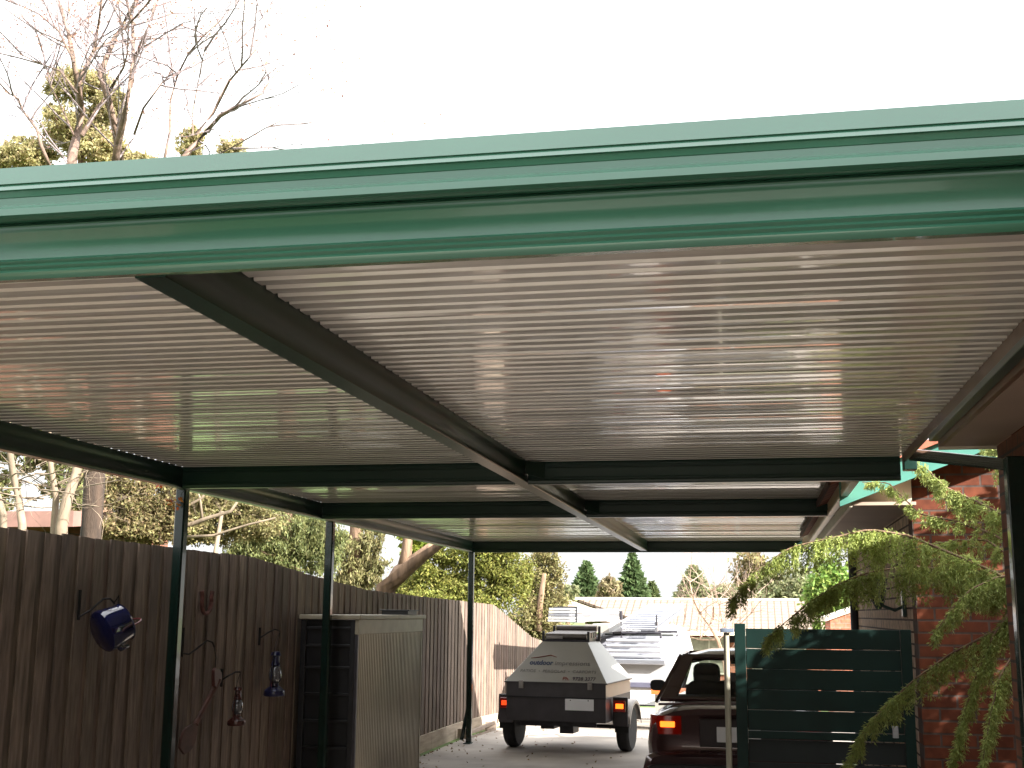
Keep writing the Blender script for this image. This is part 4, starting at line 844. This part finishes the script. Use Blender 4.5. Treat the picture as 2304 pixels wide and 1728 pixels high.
tree('wattle_tree', 'bright yellow green wattle beyond the third post', 'tree', X, 25, [([(X, 25, gz(25)), (X, 25, 2)], .2, .1)],
     [blob(960, 1300, 25, 50, 45), blob(1020, 1320, 25, 60, 35), blob(980, 1250, 25, 40, 30), blob(1060, 1260, 25, 50, 50), blob(1120, 1260, 25, 60, 60), blob(1150, 1310, 25, 50, 50), blob(1080, 1340, 25, 80, 36), blob(1120, 1200, 25, 60, 40), blob(1000, 1350, 25, 90, 30), blob(900, 1330, 25, 40, 30)], 55000, .075, L3, sub=70, tight=.16, aspect=.5)
X = W(1220, 1340, 30).x
tree('olive_bush_tree', 'rounded brown olive tree right of the wattle', 'tree', X, 30, [([(X, 30, gz(30)), (X, 30, 2)], .18, .1), (tpath(0, [(1210, 1420), (1216, 1350), (1225, 1290)], 29.6), .1, .05)],
     [blob(1205, 1290, 30, 40, 50), blob(1240, 1300, 30, 36, 50), blob(1220, 1360, 30, 60, 50), blob(1190, 1400, 30, 60, 50), blob(1230, 1420, 30, 60, 50), blob(1150, 1440, 30, 60, 50), blob(1225, 1250, 30, 26, 20)], 36000, .085, L4, sub=80, tight=.13, aspect=.5)
def cone_tree(label, px, ptop, pbot, hwpx, y, lm, n=5000, nm='conifer'):
    top = W(px, ptop, y); bot = W(px, pbot, y); s = (y*1.02)/(FOC*1152); h = top.z-bot.z; R = hwpx*s
    h2 = h*1.25; t = thing(nm, label, 'tree', (top.x, y, gz(y)), group='conifers behind the tiled house')
    MB().tube([(top.x, y, gz(y)), (top.x, y, top.z-.2)], [R*.12, .02], 8).build('trunk', BARK, t)
    u = RNG.uniform(0, 1, n)**.55; th = RNG.uniform(0, 2*np.pi, n); lay = np.floor(u*14)/14
    rr = R*1.15*(u+.12*np.sin(u*60+np.sin(th*5)*2))*(RNG.uniform(.35, 1.05, n)**.5)*(1+.18*np.sin(th*7+lay*31))
    P = np.stack([top.x+rr*np.cos(th), y+rr*np.sin(th), top.z-u*h2+RNG.normal(0, h*.012, n)], 1)
    D = np.stack([np.cos(th), np.sin(th), RNG.uniform(-.3, .9, n)], 1)
    leaves_obj('crown', P, D+RNG.normal(0, .3, P.shape), RNG.uniform(.6, 1.3, n)*.45, RNG.uniform(.6, 1.2, n)*.22, lm, t)
    return t
cone_tree('left one of the two dark green conifers above the tiled roof', 1319, 1262, 1352, 38, 75, L5)
cone_tree('tallest dark green conifer, above the middle of the tiled roof', 1422, 1243, 1354, 40, 75, L5, 6000)
cone_tree('small dark conifer just right of the tallest one', 1466, 1308, 1354, 20, 80, leafm('dull_conifer', (.12, .15, .06)), 2500)
cone_tree('pale grey green conifer behind the right part of the tiled roof', 1560, 1272, 1358, 44, 70, L6, 9000)
for a, (px, py, rx, ry, lm, lab) in enumerate(((1370, 1330, 24, 26, leafm('orange_leaf', (.22, .18, .10)), 'orange tinted tree between the two dark conifers'), (1278, 1338, 20, 20, L6, 'small grey bush at the left end of the tiled roof'),
    (1700, 1300, 50, 55, L7, 'tall brownish tree behind the right end of the tiled roof'), (1640, 1340, 36, 24, L6, 'low pale tree behind the tiled roof near the brownish tree'), (1790, 1330, 80, 45, L6, 'wide pale tree behind the drooping conifer branch'), (1870, 1330, 50, 70, leafm('fresh_green', (.18, .26, .06)), 'green tree beside the downpipe of the brick wing'))):
    X = W(px, py, 66-a).x; yy_ = 66-a if a != 5 else 36; X = W(px, py, yy_).x
    tree('broadleaf_tree', lab, 'tree', X, yy_, [([(X, yy_, gz(yy_)), (X, yy_, W(px, py, yy_).z)], .2, .08)], [blob(px, py, yy_, rx, ry), blob(px-rx*.4, py+ry*.5, yy_, rx*.7, ry*.6), blob(px+rx*.4, py+ry*.4, yy_, rx*.7, ry*.7), blob(px, py-ry*.5, yy_, rx*.5, ry*.5)], 5000, .3 if yy_ > 50 else .2, lm, sub=26, tight=.17, group='trees behind the tiled house', twigs=8)
# bare garden tree in front of the tiled house
X = W(1625, 1480, 34).x
gtree = thing('bare_garden_tree', 'leafless garden tree in front of the tiled house', 'tree', (X, 34, gz(34)))
m = MB(); m2 = MB()
for pts, r in (([(1640, 1560), (1628, 1480), (1615, 1440), (1597, 1408)], .07), ([(1597, 1408), (1575, 1380), (1560, 1350), (1552, 1310)], .035), ([(1597, 1408), (1605, 1392), (1606, 1365), (1600, 1330)], .03), ([(1640, 1440), (1625, 1400), (1618, 1360)], .02), ([(1620, 1440), (1575, 1440), (1530, 1425)], .015), ([(1650, 1420), (1690, 1380), (1700, 1340)], .02), ([(1640, 1430), (1655, 1390), (1650, 1350)], .02)):
    w3 = limb(m, pts, r, r*.5, 34, .3, 6)
    for _ in range(7):
        q = random.choice(w3[1:]); branch(m2, q, (random.gauss(0, .7), random.gauss(0, .5), random.uniform(.1, 1)), random.uniform(.6, 1.2), .014, 2, .45, None, .1, 4)
m.build('trunk', mat('warm_bark', (.30, .2, .14), .85), gtree); m2.build('twigs', mat('warm_twig', (.33, .24, .19), .85), gtree)
X = W(1500, 1510, 36).x
tree('round_shrub', 'green shrub in front of the tiled house beside the white letterbox', 'shrub', X, 36, [([(X, 36, gz(36)), (X, 36, gz(36)+.5)], .06, .03)], [blob(1500, 1515, 36, 34, 26), blob(1480, 1530, 36, 30, 22), blob(1525, 1525, 36, 26, 20)], 5000, .10, leafm('hedge_green', (.13, .2, .04)), sub=30, tight=.16)
mb = MB(); mb.quad((-4.12, -16, .004), (9, -16, .004), (9, -2.2, .004), (-4.12, -2.2, .004)); struct(mb.build('bounce_yard', mat('bounce_paving', (.46, .42, .36), .8, var=.12, nscale=2)))  # unseen yard, made wide and pale to bounce sunlight onto the ceiling
hg = thing('added_hedge', 'tall dense hedge unseen behind the camera, blocking low sky', 'added_hedge', (0, -15, 0))  # added out of view to cut low sky light from behind
MB().box(-13, 13, -15.6, -15.2, 0, 2.2).build('fence_panel', WOODT, hg)
crown(hg, [(x, -15, 2.3, 1.9, 1.0, 2.3) for x in range(-12, 13, 2)], 14000, .4, L2, sub=30, tight=.25, aspect=.7)
# unseen big tree added behind the camera that shades the carport front
tree('added_shade_tree', 'broad leafy tree added unseen beside the house to shade the carport front', 'tree', 7.0, -1.5, [([(7, -1.5, 0), (7, -1.5, 4), (7, -1.5, 6)], .3, .15)], [(7, -1.5, 6.6, 2.4, 2.6, 2.0), (5.2, -.2, 6.2, 1.8, 2.0, 1.5)], 9000, .32, L2, sub=60, tight=.2, aspect=.7)
